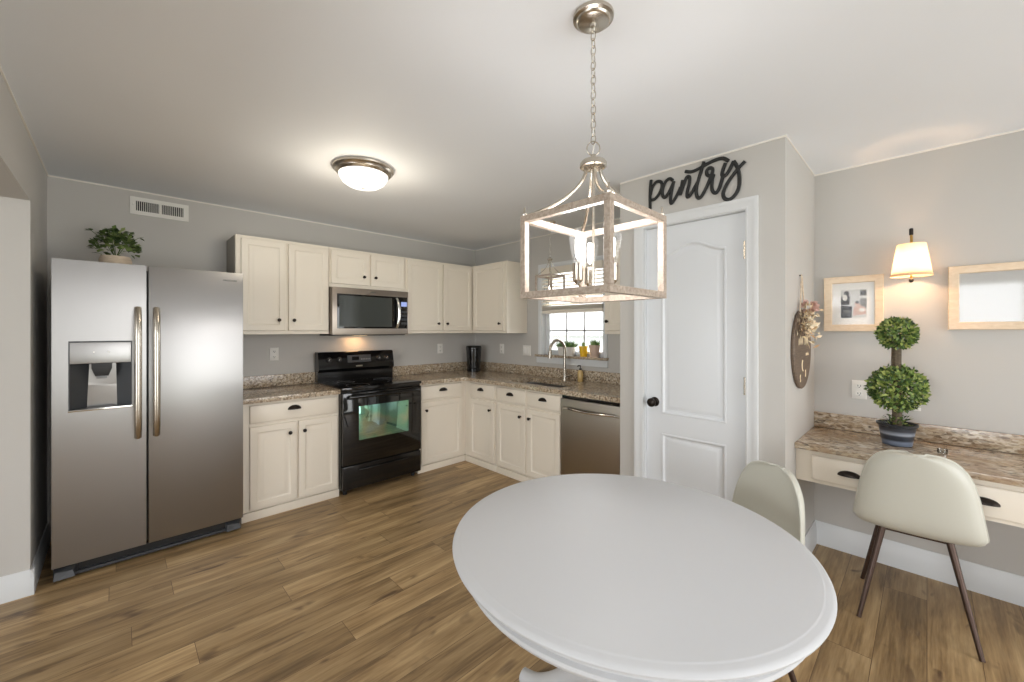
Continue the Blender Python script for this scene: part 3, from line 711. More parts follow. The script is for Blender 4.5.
dwm = MB().box(X0+0.004, X1-0.004, 3.420, 3.455, 0.052, 0.250, 0.006)
sd = dwm.build('storage_drawer', M['black_gloss'], st)
MB().tube([(X0+0.14, 3.420, 0.205), (X0+0.20, 3.408, 0.208), (X1-0.20, 3.408, 0.208), (X1-0.14, 3.420, 0.205)], 0.010, 10, flat=((0, 0, 1), 0.8)).build('drawer_grip', M['black_gloss'], sd)
cn = MB().loops([[(X0-0.004, 3.985, 0.918), (X1, 3.985, 0.918), (X1, 4.07, 0.918), (X0-0.004, 4.07, 0.918)],
                 [(X0-0.004, 3.985, 1.005), (X1, 3.985, 1.005), (X1, 4.07, 1.005), (X0-0.004, 4.07, 1.005)],
                 [(X0-0.004, 3.955, 1.035), (X1, 3.955, 1.035), (X1, 4.07, 1.035), (X0-0.004, 4.07, 1.035)],
                 [(X0-0.004, 3.985, 1.188), (X1, 3.985, 1.188), (X1, 4.07, 1.188), (X0-0.004, 4.07, 1.188)],
                 [(X0-0.002, 3.995, 1.198), (X1-0.006, 3.995, 1.198), (X1-0.006, 4.065, 1.198), (X0-0.002, 4.065, 1.198)]]).build('console', M['black_gloss'], st)
cnn = Vector((0, -0.153, 0.03)).normalized()
def con_pt(x, t): return Vector((x, 3.955+0.03*t, 1.035+0.153*t))
for kx in (1.445, 1.540, 1.945, 2.030):
    kb = MB().lathe([(0.027, 0), (0.025, 0.004), (0.020, 0.008), (0.017, 0.022), (0, 0.023)], con_pt(kx, 0.58), cnn, 22).build('control_knob', M['black_pl'], cn)
    q = con_pt(kx, 0.58)+cnn*0.0232
    MB().tube([q-Vector((0.010, 0, 0.012)), q+Vector((0.002, 0.002, 0.004))], 0.0022, 6).build('knob_pointer', M['plate'], kb)
MB().loops([[con_pt(x, t)+cnn*dd_ for x, t in ((1.62, 0.36), (1.86, 0.36), (1.86, 0.82), (1.62, 0.82))] for dd_ in (0, 0.002)]).build('clock_panel', M['dark_grey'], cn)
MB().loops([[con_pt(x, t)+cnn*dd_ for x, t in ((1.665, 0.50), (1.735, 0.50), (1.735, 0.72), (1.665, 0.72))] for dd_ in (0.0021, 0.003)]).build('clock_display', M['display'] if False else M['black_glass'], cn)
for i in range(6):
    bx = 1.755+0.017*i
    MB().loops([[con_pt(x, t)+cnn*dd_ for x, t in ((bx, 0.5), (bx+0.011, 0.5), (bx+0.011, 0.58), (bx, 0.58))] for dd_ in (0.0021, 0.0035)]).build('button', M['mid_grey'], cn)
MB().loops([[con_pt(x, t)+cnn*dd_ for x, t in ((1.70, 0.08), (1.765, 0.08), (1.765, 0.17), (1.70, 0.17))] for dd_ in (0, 0.0015)]).build('badge', M['chrome'], cn)
for bx, by, r in ((1.55, 3.57, 0.10), (1.93, 3.57, 0.085), (1.55, 3.83, 0.075), (1.93, 3.83, 0.10)):
    MB().lathe([(r, 0), (r, 0.0006), (r-0.004, 0.0006), (r-0.004, 0)], (bx, by, 0.9181), seg=40, cap=False).build('burner_ring', M['dark_grey'], st)
for lx in (X0+0.05, X1-0.05):
    for ly in (3.49, 4.0): MB().cyl((lx, ly, 0), (lx, ly, 0.052), 0.018).build('foot', M['black_pl'], st)

# ------------------------------------------------------------------ microwave
mw = thing('microwave', 'over-the-range stainless microwave mounted above the stove', 'microwave', (1.737, 3.87, 1.365))
A0, A1, MY = 1.366, 2.116, 3.675
MB().box(A0, A1, MY+0.035, 4.075, 1.372, 1.795).build('body', M['steel_dark'], mw)
md = MB().box(A0, A1, MY, MY+0.034, 1.366, 1.795, 0.006).build('door_frame', M['steel_dark'], mw)
MB().box(A0+0.040, A1-0.012, MY-0.003, MY+0.004, 1.424, 1.738, 0.002).build('door_glass', M['black_glass'], mw)
MB().box(A0+0.058, A1-0.180, MY-0.0036, MY, 1.440, 1.722).build('viewing_mesh', mat('grey_mesh_glass', srgb(70, 74, 72), 0.08, 0.2, 0.8), mw)
n = 14
MB().tube([(1.985+0.012*math.sin(PI*i/n), MY-0.006-0.034*math.sin(PI*i/n)**0.5, 1.432+0.29*i/n) for i in range(n+1)], 0.012, 10, flat=((1, 0, 0), 1.1)).build('handle', M['chrome'], mw)
cp = MB().box(2.035, 2.098, MY-0.005, MY-0.001, 1.645, 1.690, 0.001).build('display', M['display'], mw)
for r in range(4):
    for q in range(3): MB().box(2.038+0.021*q, 2.054+0.021*q, MY-0.0042, MY-0.002, 1.465+0.038*r, 1.488+0.038*r).build('keypad_button', M['dark_grey'], mw)
MB().box(1.72, 1.775, MY-0.002, MY+0.002, 1.760, 1.770).build('badge', M['chrome'], mw)
MB().box(A0+0.02, A1-0.02, MY+0.03, 4.05, 1.358, 1.372).build('vent_bottom', M['black_pl'], mw)
MB().box(1.67, 1.80, 3.93, 3.99, 1.354, 1.358).build('hood_lens', M['hood_glow'], mw)
area_light('hood_lamp', (1.735, 3.98, 1.350), (0, 0, 0), 0.12, 0.06, 0.6, (1.0, 0.55, 0.24))

# ------------------------------------------------------------------ kitchen window
wn_ = MB()
GX = XR+0.085
# jamb liner, sash frames, muntins
wn_.box(XR, XR+0.14, WY1-0.012, WY1, WZ0, WZ1).box(XR, XR+0.14, WY0, WY0+0.012, WZ0, WZ1).box(XR, XR+0.14, WY0, WY1, WZ1-0.012, WZ1)
for ya, yb_, za, zb_ in ((WY1-0.062, WY1-0.012, WZ0, WZ1-0.012), (WY0+0.012, WY0+0.062, WZ0, WZ1-0.012), (WY0+0.062, WY1-0.062, WZ0, WZ0+0.05), (WY0+0.062, WY1-0.062, WZ1-0.06, WZ1-0.012), (WY0+0.062, WY1-0.062, 1.585, 1.64)):
    wn_.box(GX-0.02, GX+0.025, ya, yb_, za, zb_, 0.003)
win = struct('window_1', wn_, M['trim'])
mu = MB()
gy0, gy1 = WY0+0.062, WY1-0.062
for k_ in (1, 2): mu.box(GX-0.006, GX+0.006, gy0+(gy1-gy0)*k_/3-0.010, gy0+(gy1-gy0)*k_/3+0.010, WZ0+0.05, 1.585)
mu.box(GX-0.006, GX+0.006, gy0, gy1, 1.394, 1.413)
mu.build('muntin', mat('muntin_grey', srgb(222, 224, 226), 0.4), win)
MB().box(GX-0.002, GX+0.002, gy0, gy1, WZ0+0.05, 1.585).box(GX-0.002, GX+0.002, gy0, gy1, 1.64, WZ1-0.06).build('pane', M['glass'], win)
cw = MB(); casing(cw, XR, WY0, WY1, WZ1, 0.032, 0.014, WZ0); cw.build('window_casing', M['trim'], win)
MB().box(XR-0.045, XR+0.065, WY0-0.045, WY1+0.06, WZ0-0.024, WZ0, 0.003).build('window_sill', M['granite'], win)
MB().box(XR-0.018, XR, WY0-0.04, WY1+0.055, WZ0-0.090, WZ0-0.025, 0.004).build('sill_apron', M['trim'], win)
# outside: neighbour's pale siding and deck rail, seen through the panes
struct('exterior_siding', MB().box(9.0, 9.2, -2, 9, -1.0, 1.25).box(8.9, 9.2, -2, 9, 1.25, 1.33), mat('pale_siding', srgb(220, 222, 222), 0.7))
# blind pulled half way up
bl = thing('window_blind', 'white slatted blind pulled half way up in the kitchen window', 'blind', (XR+0.02, 2.48, 2.0))
MB().box(XR-0.022, XR+0.045, WY0+0.014, WY1-0.014, 2.005, WZ1-0.013, 0.004).build('valance', M['cab'], bl)
sl = MB()
for i in range(9):
    z = 1.985-0.038*i
    sl.box(XR-0.012, XR+0.038, WY0+0.018, WY1-0.018, z-0.0015, z+0.0015, 0, rot=Matrix.Rotation(math.radians(-24), 3, 'Y'))
for i in range(14): sl.box(XR-0.012, XR+0.038, WY0+0.018, WY1-0.018, 1.664-0.003*i-0.001, 1.664-0.003*i+0.001)
sl.build('slats', M['blind'], bl)
MB().box(XR-0.014, XR+0.040, WY0+0.016, WY1-0.016, 1.588, 1.619, 0.003).build('bottom_rail', M['cab'], bl)
for cy_ in (WY0+0.15, WY1-0.15): MB().cyl((XR+0.013, cy_, 1.60), (XR+0.013, cy_, 1.99), 0.0015, seg=6).build('cord', M['plate'], bl)
MB().cyl((XR-0.024, WY1-0.03, 1.45), (XR-0.024, WY1-0.03, 1.99), 0.004, seg=8).build('tilt_wand', M['plate'], bl)

# pots on the sill
def leaf(mb, p, d, up, L, W):
    d = Vector(d).normalized(); s_ = d.cross(Vector(up)); s_ = s_.normalized() if s_.length > 1e-4 else d.orthogonal().normalized()
    p = Vector(p); n_ = s_.cross(d)
    a = p; b = p+d*L*0.5+s_*W*0.5+n_*W*0.12; c_ = p+d*L; e_ = p+d*L*0.5-s_*W*0.5+n_*W*0.12
    m1 = p+d*L*0.5
    v = [mb.bm.verts.new(q) for q in (a, b, c_, e_, m1)]
    mb.bm.faces.new((v[0], v[1], v[4])); mb.bm.faces.new((v[1], v[2], v[4])); mb.bm.faces.new((v[2], v[3], v[4])); mb.bm.faces.new((v[3], v[0], v[4]))
PXs = XR+0.015
p = thing('planter', 'long white planter with grassy green plant on the window sill', 'potted plant', (PXs, 2.605, WZ0))
MB().loops([rr(PXs-0.032, PXs+0.032, 2.515, 2.695, 0.02, WZ0), rr(PXs-0.04, PXs+0.04, 2.50, 2.71, 0.025, WZ0+0.09), rr(PXs-0.034, PXs+0.034, 2.506, 2.704, 0.02, WZ0+0.09), rr(PXs-0.032, PXs+0.032, 2.51, 2.70, 0.02, WZ0+0.075)]).build('trough', M['white_cer'], p)
g = MB()
for i in range(260):
    y = random.uniform(2.515, 2.695); x = PXs+random.uniform(-0.028, 0.028)
    leaf(g, (x, y, WZ0+0.072), (random.gauss(0, 0.5), random.gauss(0, 0.6), 1.0), (random.random(), 1, 0.2), random.uniform(0.05, 0.095), 0.010)
g.build('foliage', M['herb'], p, recalc=False)
p = thing('flower_pot', 'small yellow flower pot with a cactus on the window sill', 'potted plant', (PXs, 2.395, WZ0))
MB().lathe([(0.034, 0), (0.044, 0.088), (0.047, 0.090), (0.047, 0.104), (0.041, 0.104), (0.040, 0.092), (0, 0.092)], (PXs, 2.395, WZ0), seg=28).build('pot', M['yellow'], p)
MB().lathe([(0.040, 0), (0.050, 0.006), (0.050, 0.009), (0.030, 0.006)], (PXs, 2.395, WZ0), seg=28).build('saucer', M['yellow'], p) if False else None
g = MB().lathe([(0.014, 0), (0.017, 0.02), (0.015, 0.04), (0.008, 0.05), (0, 0.052)], (PXs, 2.395, WZ0+0.09), seg=12)
for i in range(50):
    a = random.uniform(0, 2*PI); z = random.uniform(0.005, 0.045)
    leaf(g, (PXs+0.013*math.cos(a), 2.395+0.013*math.sin(a), WZ0+0.09+z), (math.cos(a), math.sin(a), 0.6), (0, 0, 1), 0.014, 0.003)
g.build('cactus', M['herb'], p, recalc=False)
p = thing('flower_pot', 'pale clay flower pot with an upright succulent on the sill beside the yellow one', 'potted plant', (PXs, 2.265, WZ0))
MB().lathe([(0.042, 0), (0.050, 0.095), (0.055, 0.096), (0.056, 0.118), (0.049, 0.118), (0.048, 0.105), (0, 0.105)], (PXs, 2.265, WZ0), seg=28).build('pot', M['terra'], p)
g = MB()
for i in range(22):
    a = random.uniform(0, 2*PI); r = random.uniform(0, 0.03)
    b0 = Vector((PXs+r*math.cos(a), 2.265+r*math.sin(a), WZ0+0.10)); h = random.uniform(0.03, 0.075)
    t_ = b0+Vector((0.3*r*math.cos(a)*2, 0.6*r*math.sin(a)*2, h))
    g.tube([b0, b0*0.45+t_*0.55, t_], [0.006, 0.009, 0.003], 7)
g.build('succulent', M['herb'], p)

# ------------------------------------------------------------------ outlets and switches
def plate(label, f, u, z, kind='outlet', w=0.072, h=0.115):
    cat = 'outlet' if kind == 'outlet' else 'switch'
    pnt = f.pt(u, z); o_ = thing('wall_outlet' if kind == 'outlet' else 'light_switch', label, cat, pnt)
    U = Vector((1, 0, 0)) if f.axis == 'y' else Vector((0, 1, 0))
    MB().panel(f.pt(u-w/2, z-h/2), U, (0, 0, 1), f.N, w, h, [(0, 0), (0, 0.004), (0.003, 0.006)]).build('cover_plate', M['plate'], o_)
    if kind == 'outlet':
        for dz in (-0.024, 0.024):
            so = MB().panel(f.pt(u-0.017, z+dz-0.014, 0.006), U, (0, 0, 1), f.N, 0.034, 0.028, [(0, 0), (0.002, 0.002)]).build('socket', M['plate'], o_)
            mb = MB()
            for du in (-0.008, 0.005): box_f(f, mb, u+du, u+du+0.003, z+dz-0.004, z+dz+0.006, 0.0075, 0.0086)
            mb.lathe([(0.003, 0), (0.003, 0.001), (0, 0.001)], f.pt(u, z+dz-0.009, 0.0078), f.N, 8)
            mb.build('slots', M['black_pl'], so)
    else:
        for du in ((-0.023, 0.023) if w > 0.1 else (0,)):
            MB().panel(f.pt(u+du-0.016, z-0.033, 0.006), U, (0, 0, 1), f.N, 0.032, 0.066, [(0, 0), (0.001, 0.003), (0.004, 0.004)]).build('rocker', M['white_cer'], o_)
    return o_
WA, WB = Face('y', YB), Face('x', XR)
plate('white outlet on the wall between the fridge and the stove', WA, 1.007, 1.195)
plate('white outlet on the stove wall near the black corner appliance', WA, 2.775, 1.188)
plate('white outlet on the window wall just right of the corner appliance', WB, 3.574, 1.185)
plate('wide white double switch plate left of the kitchen window', WB, 3.159, 1.178, 'switch', 0.118)
plate('white outlet on the desk wall left of the topiary', WB, 0.295, 1.038)
plate('white outlet mostly hidden behind the topiary on the desk wall', WB, 0.060, 1.0)

# ------------------------------------------------------------------ air vent
v = thing('air_vent', 'white rectangular air register high on the wall above the fridge', 'vent', (0.238, YB, 2.33))
vx0, vx1, vz0, vz1 = 0.069, 0.406, 2.264, 2.392
mb = MB()
for a, b, c_, d_ in ((vx0, vx1, vz0, vz0+0.028), (vx0, vx1, vz1-0.028, vz1), (vx0, vx0+0.032, vz0+0.028, vz1-0.028), (vx1-0.032, vx1, vz0+0.028, vz1-0.028), (0.230, 0.246, vz0+0.028, vz1-0.028)):
    mb.box(a, b, YB-0.010, YB-0.001, c_, d_)
mb.build('frame', M['plate'], v)
MB().box(vx0+0.03, vx1-0.03, YB-0.0025, YB-0.001, vz0+0.025, vz1-0.025).build('duct_back', M['black_pl'], v)
for x0_, x1_ in ((vx0+0.034, 0.230), (0.248, vx1-0.034)):
    nn = 11
    for i in range(nn):
        x = x0_+(x1_-x0_)*(i+0.5)/nn
        MB().box(x-0.0017, x+0.0017, YB-0.009, YB-0.003, vz0+0.028, vz1-0.028).build('fin', M['plate'], v)
MB().tube([(vx0+0.016, YB-0.010, 2.345), (vx0+0.016, YB-0.018, 2.33)], 0.003, 6).build('damper_lever', M['plate'], v)

# ------------------------------------------------------------------ plant on the fridge
pxp, pyp, pzp = -0.005, 3.68, 1.786
p = thing('potted_ivy', 'small green ivy plant in a pale wooden bowl on top of the fridge', 'potted plant', (pxp, pyp, pzp))
MB().lathe([(0.045, 0), (0.066, 0.012), (0.078, 0.045), (0.078, 0.075), (0.070, 0.10), (0.064, 0.10), (0.062, 0.088), (0, 0.088)], (pxp, pyp, pzp), seg=30).build('bowl', M['basket'], p)
g = MB()
for i in range(270):
    a = random.uniform(0, 2*PI); rr_ = random.uniform(0.0, 1.0)**0.6
    c_ = Vector((pxp+0.100*rr_*math.cos(a), pyp+0.095*rr_*math.sin(a), pzp+0.125+0.14*math.sqrt(max(0, 1-rr_**2))*random.uniform(0.6, 1.1)-0.03*rr_*random.random()))
    leaf(g, c_, (math.cos(a)+random.gauss(0, 0.4), math.sin(a)+random.gauss(0, 0.4), random.gauss(0.15, 0.5)), (random.gauss(0, 0.3), random.gauss(0, 0.3), 1), random.uniform(0.03, 0.048), random.uniform(0.026, 0.042))
for i in range(9):
    a = random.uniform(0, 2*PI)
    tip = Vector((pxp+0.12*math.cos(a), pyp+0.11*math.sin(a), pzp+0.18+random.uniform(0, 0.08)))
    g.tube([(pxp, pyp, pzp+0.09), (Vector((pxp, pyp, pzp+0.15))+tip)/2, tip], 0.0018, 5)
    for q in range(3): leaf(g, tip, (math.cos(a)+random.gauss(0, 0.7), math.sin(a)+random.gauss(0, 0.7), random.gauss(0.2, 0.5)), (0, 0, 1), 0.035, 0.028)
g.build('foliage', M['ivy'], p, recalc=False)

# ------------------------------------------------------------------ ceiling dome light
cx, cy = 1.125, 2.505
cl = thing('ceiling_light', 'lit frosted bowl ceiling light with brushed nickel rim near the cabinets', 'ceiling light', (cx, cy, H))
MB().lathe([(0.180, 0), (0.186, -0.006), (0.184, -0.016), (0.172, -0.024), (0.168, -0.034), (0.155, -0.042), (0.150, -0.046), (0.140, -0.042)], (cx, cy, H), seg=56, cap=False).build('rim', M['nickel'], cl)
MB().lathe([(0.150, -0.036), (0.146, -0.060), (0.128, -0.090), (0.095, -0.113), (0.05, -0.126), (0, -0.130)], (cx, cy, H), seg=56, cap=False).build('glass_bowl', M['bowl_glow'], cl)
MB().lathe([(0.010, -0.128), (0.010, -0.133), (0.006, -0.140), (0, -0.143)], (cx, cy, H), seg=16, cap=False).build('finial', M['nickel'], cl)
point_light('dome_lamp', (cx, cy, H-0.24), 6.5, (1.0, 0.89, 0.72), 0.12)

# ------------------------------------------------------------------ lantern pendants
def square_bar(mb, a, b, w): 
    a = Vector(a); b = Vector(b)
    mb.box(min(a.x, b.x)-w/2, max(a.x, b.x)+w/2, min(a.y, b.y)-w/2, max(a.y, b.y)+w/2, min(a.z, b.z)-w/2, max(a.z, b.z)+w/2, 0.0012, 1)
def chain(mb, x, y, z0, z1, L=0.026, W=0.011, r=0.0016):
    n_ = max(2, int(round((z1-z0)/(L*0.78)))); step = (z1-z0)/n_
    for i in range(n_):
        zc = z0+step*(i+0.5); pts = []
        for k_ in range(14):
            a = 2*PI*k_/14; u = W*math.cos(a)/1.0; vv = (step*0.64)*math.sin(a)
            pts.append((x+(u if i % 2 else 0), y+(0 if i % 2 else u), zc+vv))
        mb.tube(pts, r, 6, closed=True)
def lantern(label, x, y, side, zt, zb, hubz, ctop, bar, nb, group=None, cr=0.065):
    L = thing('pendant_lantern', label, 'pendant light', (x, y, H), group)
    h = side/2
    fr_ = MB()
    cs_ = [(x-h, y-h), (x+h, y-h), (x+h, y+h), (x-h, y+h)]
    for i in range(4):
        a, b = cs_[i], cs_[(i+1) % 4]
        e_ = bar if i % 2 else 0.0      # butt joints: no bar runs through another
        a2 = Vector((*a, 0)); b2 = Vector((*b, 0)); dd_ = (b2-a2).normalized()*e_; a2 += dd_; b2 -= dd_
        for zz in (zt-bar/2, zb+bar/2): square_bar(fr_, (a2.x, a2.y, zz), (b2.x, b2.y, zz), bar)
        square_bar(fr_, (*a, zb+bar*1.5), (*a, zt-bar*1.5), bar)
    fr_.build('cage_frame', M['weathered'], L)
    k = side/0.33
    MB().lathe([(0.008, 0.03*k), (0.010, 0.012*k), (0.040*k, 0.008*k), (0.045*k, 0), (0.045*k, -0.012*k), (0.040*k, -0.014*k), (0.038*k, -0.004*k), (0, -0.004*k)], (x, y, hubz), seg=30).build('hub', M['nickel'], L)
    for cx_, cy_ in cs_:
        pts = []
        for i in range(13):
            t = i/12; q = t**1.9
            pts.append((x+(cx_-x)*(0.10+0.90*q), y+(cy_-y)*(0.10+0.90*q), zt+(hubz-0.012*k-zt)*(1-t)**1.15))
        MB().tube(pts, 0.006*k, 8).build('arm', M['nickel'], L)
        MB().lathe([(0.008*k, 0), (0.009*k, 0.006*k), (0.004*k, 0.012*k), (0.003*k, 0.03*k), (0, 0.031*k)], (cx_, cy_, zt), seg=10).build('corner_finial', M['nickel'], L)
    MB().cyl((x, y, zb+0.035*k), (x, y, hubz), 0.005*k, seg=10).build('stem', M['nickel'], L)
    # hook ring, chain, canopy
    MB().tube([(x+0.022*k*math.cos(a)*Rv[0], y+0.022*k*math.cos(a)*Rv[1], hubz+0.052*k+0.024*k*math.sin(a)) for a in [2*PI*i/20 for i in range(20)]], 0.0022*k, 7, closed=True).build('hook_ring', M['nickel'], L)
    ch = MB(); chain(ch, x, y, hubz+0.070*k, ctop-0.03, 0.032*max(k, 0.7), 0.009*max(k, .6), 0.0018*max(k, 0.6)); ch.build('chain', M['nickel'], L)
    MB().tube(smooth_path([(x+0.004*math.sin(i*1.9), y+0.004*math.cos(i*1.9), hubz+0.03*k+(ctop-0.02-hubz-0.03*k)*i/12) for i in range(13)], 4), 0.0017, 6).build('cord', M['plate'], L)
    MB().lathe([(cr, 0), (cr*1.02, -0.006), (cr, -0.012), (cr*0.86, -0.016), (cr*0.82, -0.022), (cr*0.72, -0.026), (0.012, -0.030), (0.009, -0.038), (0, -0.040)], (x, y, ctop), seg=40).build('canopy', M['nickel'], L)
    # bulbs on a small spider
    zs = zb+0.055*k
    MB().lathe([(0.020*k, -0.004*k), (0.022*k, 0), (0.018*k, 0.012*k), (0, 0.013*k)], (x, y, zb+0.025*k), seg=20).build('spider_hub', M['nickel'], L)
    for i in range(nb):
        a = 2*PI*i/nb + math.radians(45); R_ = 0.066*k
        bx, by = x+R_*math.cos(a), y+R_*math.sin(a)
        MB().tube(smooth_path([(x+0.012*k*math.cos(a), y+0.012*k*math.sin(a), zb+0.032*k), (x+R_*0.6*math.cos(a), y+R_*0.6*math.sin(a), zb+0.022*k), (bx, by, zs-0.006*k)], 4), 0.004*k, 7).build('bulb_arm', M['nickel'], L)
        MB().lathe([(0.006*k, -0.010*k), (0.016*k, 0), (0.018*k, 0.004*k), (0.018*k, 0.060*k), (0, 0.060*k)], (bx, by, zs), seg=18).build('socket', M['nickel'], L)
        bl_ = MB().lathe([(0.014*k, 0.058*k), (0.016*k, 0.072*k), (0.0255*k, 0.112*k), (0.030*k, 0.138*k), (0.0285*k, 0.154*k), (0.020*k, 0.168*k), (0.008*k, 0.174*k), (0, 0.175*k)], (bx, by, zs), seg=24, cap=False).build('bulb', M['bulb_glass'], L)
        MB().lathe([(0, 0.072*k), (0.005*k, 0.078*k), (0.0085*k, 0.095*k), (0.0085*k, 0.140*k), (0.004*k, 0.148*k), (0, 0.149*k)], (bx, by, zs), seg=12).build('filament', M['filament'], bl_)
    return L
PXc, PYc = 1.118, 0.764
lantern('large square lantern pendant with weathered wood frame hanging over the white table', PXc, PYc, 0.318, 1.783, 1.513, 1.955, H, 0.021, 3)
point_light('lantern_lamp', (PXc, PYc, 1.70), 7.8, (1.0, 0.98, 0.97), 0.11)
lantern('small square lantern pendant hanging in front of the kitchen window above the sink', 2.957, 2.511, 0.19, 1.93, 1.715, 2.085, H, 0.016, 1, cr=0.055)

# ------------------------------------------------------------------ desk
FD = Face('x', 2.775)
dk = thing('built_in_desk', 'built-in desk with granite top and cream drawers along the right wall', 'desk', (3.05, 0.0, 0.745))
DYE = -0.95
MB().box(2.735, 3.318, DYE, PY0-0.001, 0.745, 0.776, 0.004).build('granite_top', M['granite_desk'], dk)
MB().box(3.296, 3.319, DYE, PY0-0.001, 0.777, 0.872, 0.003).build('backsplash', M['granite_desk'], dk)
MB().box(2.775, 3.318, DYE, PY0-0.001, 0.563, 0.744).build('apron', M['cab'], dk)
for u0, u1, pu in ((0.108, 0.448, 0.285), (-0.345, 0.072, -0.175), (-0.80, -0.38, -0.60)):
    d = FD.door(MB(), u0, u1, 0.582, 0.716, SLAB_R).build('drawer', M['cab'], dk); FD.cup(pu, 0.640, d, w=0.05, h=0.028)
MB().box(2.80, 3.318, DYE, DYE+0.02, 0, 0.563).build('end_panel', M['cab'], dk)

# topiary
tx, ty, tz = 3.09, 0.116, 0.777
t = thing('topiary', 'double-ball boxwood topiary in a dark banded pot on the granite desk', 'potted plant', (tx, ty, tz))
MB().lathe([(0.058, 0), (0.062, 0.004), (0.078, 0.105), (0.086, 0.108), (0.088, 0.118), (0.082, 0.120), (0.076, 0.110), (0.074, 0.100), (0, 0.100)], (tx, ty, tz), seg=40).build('pot', M['pot'], t)
MB().lathe([(0.073, 0.1005), (0.05, 0.106), (0, 0.108)], (tx, ty, tz), seg=24, cap=False).build('soil', M['soil'], t)
MB().tube(smooth_path([(tx, ty, tz+0.10), (tx+0.004, ty, tz+0.25), (tx-0.002, ty+0.003, tz+0.44), (tx, ty, tz+0.60)], 5), 0.021, 10).build('trunk', M['bark'], t)
def leaf_ball(c, r, n_, L=0.026, flat=0.9):
    g_ = MB(); c = Vector(c)
    for i in range(n_):
        z = 1-2*(i+0.5)/n_; a = i*2.399963; s_ = math.sqrt(1-z*z)
        d_ = Vector((s_*math.cos(a), s_*math.sin(a), z*flat))
        p_ = c+d_*r*random.uniform(0.74, 0.99)
        dd_ = d_+Vector((random.gauss(0, 0.75), random.gauss(0, 0.75), random.gauss(0.15, 0.75)))
        leaf(g_, p_, dd_, d_+Vector((random.gauss(0, .3), random.gauss(0, .3), random.gauss(0, .3))), L*random.uniform(0.7, 1.15), L*0.62)
    return g_
leaf_ball((tx, ty, tz+0.310), 0.121, 2000, 0.025, 1.0).build('lower_foliage_ball', M['leaf'], t, recalc=False)
leaf_ball((tx, ty, tz+0.614), 0.081, 1150, 0.024, 1.0).build('upper_foliage_ball', M['leaf'], t, recalc=False)
g = MB()
for i in range(60):
    a = random.uniform(0, 2*PI); r = random.uniform(0.01, 0.06)
    leaf(g, (tx+r*math.cos(a), ty+r*math.sin(a), tz+0.10+random.uniform(0, 0.05)), (math.cos(a), math.sin(a), random.uniform(0.3, 1.4)), (0, 0, 1), 0.026, 0.016)
g.build('base_leaves', M['leaf'], t, recalc=False)
# small clear dish
o = MB().lathe([(0.012, 0), (0.018, 0.002), (0.020, 0.022), (0.0175, 0.022), (0.016, 0.005), (0, 0.005)], (3.03, -0.055, 0.777), seg=24).build('glass_votive', clear('votive_glass', (0.9, 0.92, 0.92, 1), 0.15, 0.05))
recenter(o, (3.03, -0.055, 0.777)); tag(o, 'tiny clear glass holder on the granite desk right of the topiary', 'glass holder')

# ------------------------------------------------------------------ framed pictures
def frame(label, y0_, y1_, z0_, z1_, bw, matw):
    f_ = thing('picture_frame', label, 'picture frame', (XR, (y0_+y1_)/2, z0_))
    mb = MB(); prof = [(0, 0.001), (0, 0.022), (0.003, 0.025), (bw-0.004, 0.022), (bw, 0.018), (bw, 0.006)]
    L_ = []
    for i_, d_ in prof: L_.append([(XR-d_, y0_+i_, z0_+i_), (XR-d_, y1_-i_, z0_+i_), (XR-d_, y1_-i_, z1_-i_), (XR-d_, y0_+i_, z1_-i_)])
    mb.loops(L_, cap1=False); mb.build('frame', M['light_wood'], f_)
    MB().box(XR-0.009, XR-0.006, y0_+bw-0.002, y1_-bw+0.002, z0_+bw-0.002, z1_-bw+0.002).build('mat_board', mat('white_mat_board', srgb(238, 236, 232), 0.8), f_)
    return f_, (y0_+bw, y1_-bw, z0_+bw, z1_-bw)
def yq(px, py): return on_x(px, py, XR-0.0095)
f1, (a0, a1, b0, b1) = frame('light wood picture frame with a black and white photo left of the sconce', 0.182, 0.470, 1.402, 1.748, 0.042, 0.05)
ph = MB(); cols = [srgb(206, 204, 200), srgb(52, 50, 50), srgb(226, 222, 216), srgb(202, 170, 156), srgb(120, 116, 112), srgb(30, 30, 32)]
pm = [mat('photo_tone', c_, 0.5) for c_ in cols]
py_c, pz_c = 0.322, 1.575; phw, phh = 0.062, 0.088
def shp(pts, k_, lay):
    f_ = ph.bm.faces.new([ph.bm.verts.new(Vector((XR-0.0095-0.0002*lay, py_c-u*phw, pz_c+v_*phh))) for u, v_ in pts]); f_.material_index = k_
def ell(u, v_, a, b, k_, lay, n_=14): shp([(u+a*math.cos(2*PI*i/n_), v_+b*math.sin(2*PI*i/n_)) for i in range(n_)], k_, lay)
shp([(-1, -1), (1, -1), (1, 1), (-1, 1)], 0, 0)
shp([(-1, -1), (-0.15, -1), (-0.1, -0.2), (-1, -0.1)], 5, 1)
shp([(-1, -0.05), (-0.35, -0.1), (-0.25, 0.5), (-0.6, 0.65), (-1, 0.5)], 1, 2)
ell(-0.55, 0.72, 0.22, 0.2, 1, 3); ell(-0.68, 0.45, 0.2, 0.22, 2, 4); ell(-0.5, -0.55, 0.25, 0.1, 4, 4)
shp([(0.5, 0.55), (1, 0.55), (1, 0.95), (0.5, 0.95)], 4, 1); shp([(0.55, 0.62), (0.92, 0.62), (0.92, 0.85), (0.55, 0.85)], 1, 2)
shp([(0.5, -0.3), (1, -0.3), (1, 0.35), (0.5, 0.35)], 4, 1)
shp([(-0.05, -0.85), (0.95, -0.75), (0.9, -0.3), (0.4, -0.05), (0.0, -0.3)], 3, 3); ell(0.28, 0.0, 0.2, 0.16, 3, 4); ell(0.3, 0.1, 0.16, 0.1, 1, 5)
ell(0.65, -0.45, 0.22, 0.14, 2, 5)
ph.build('photograph', pm, f1, recalc=False)
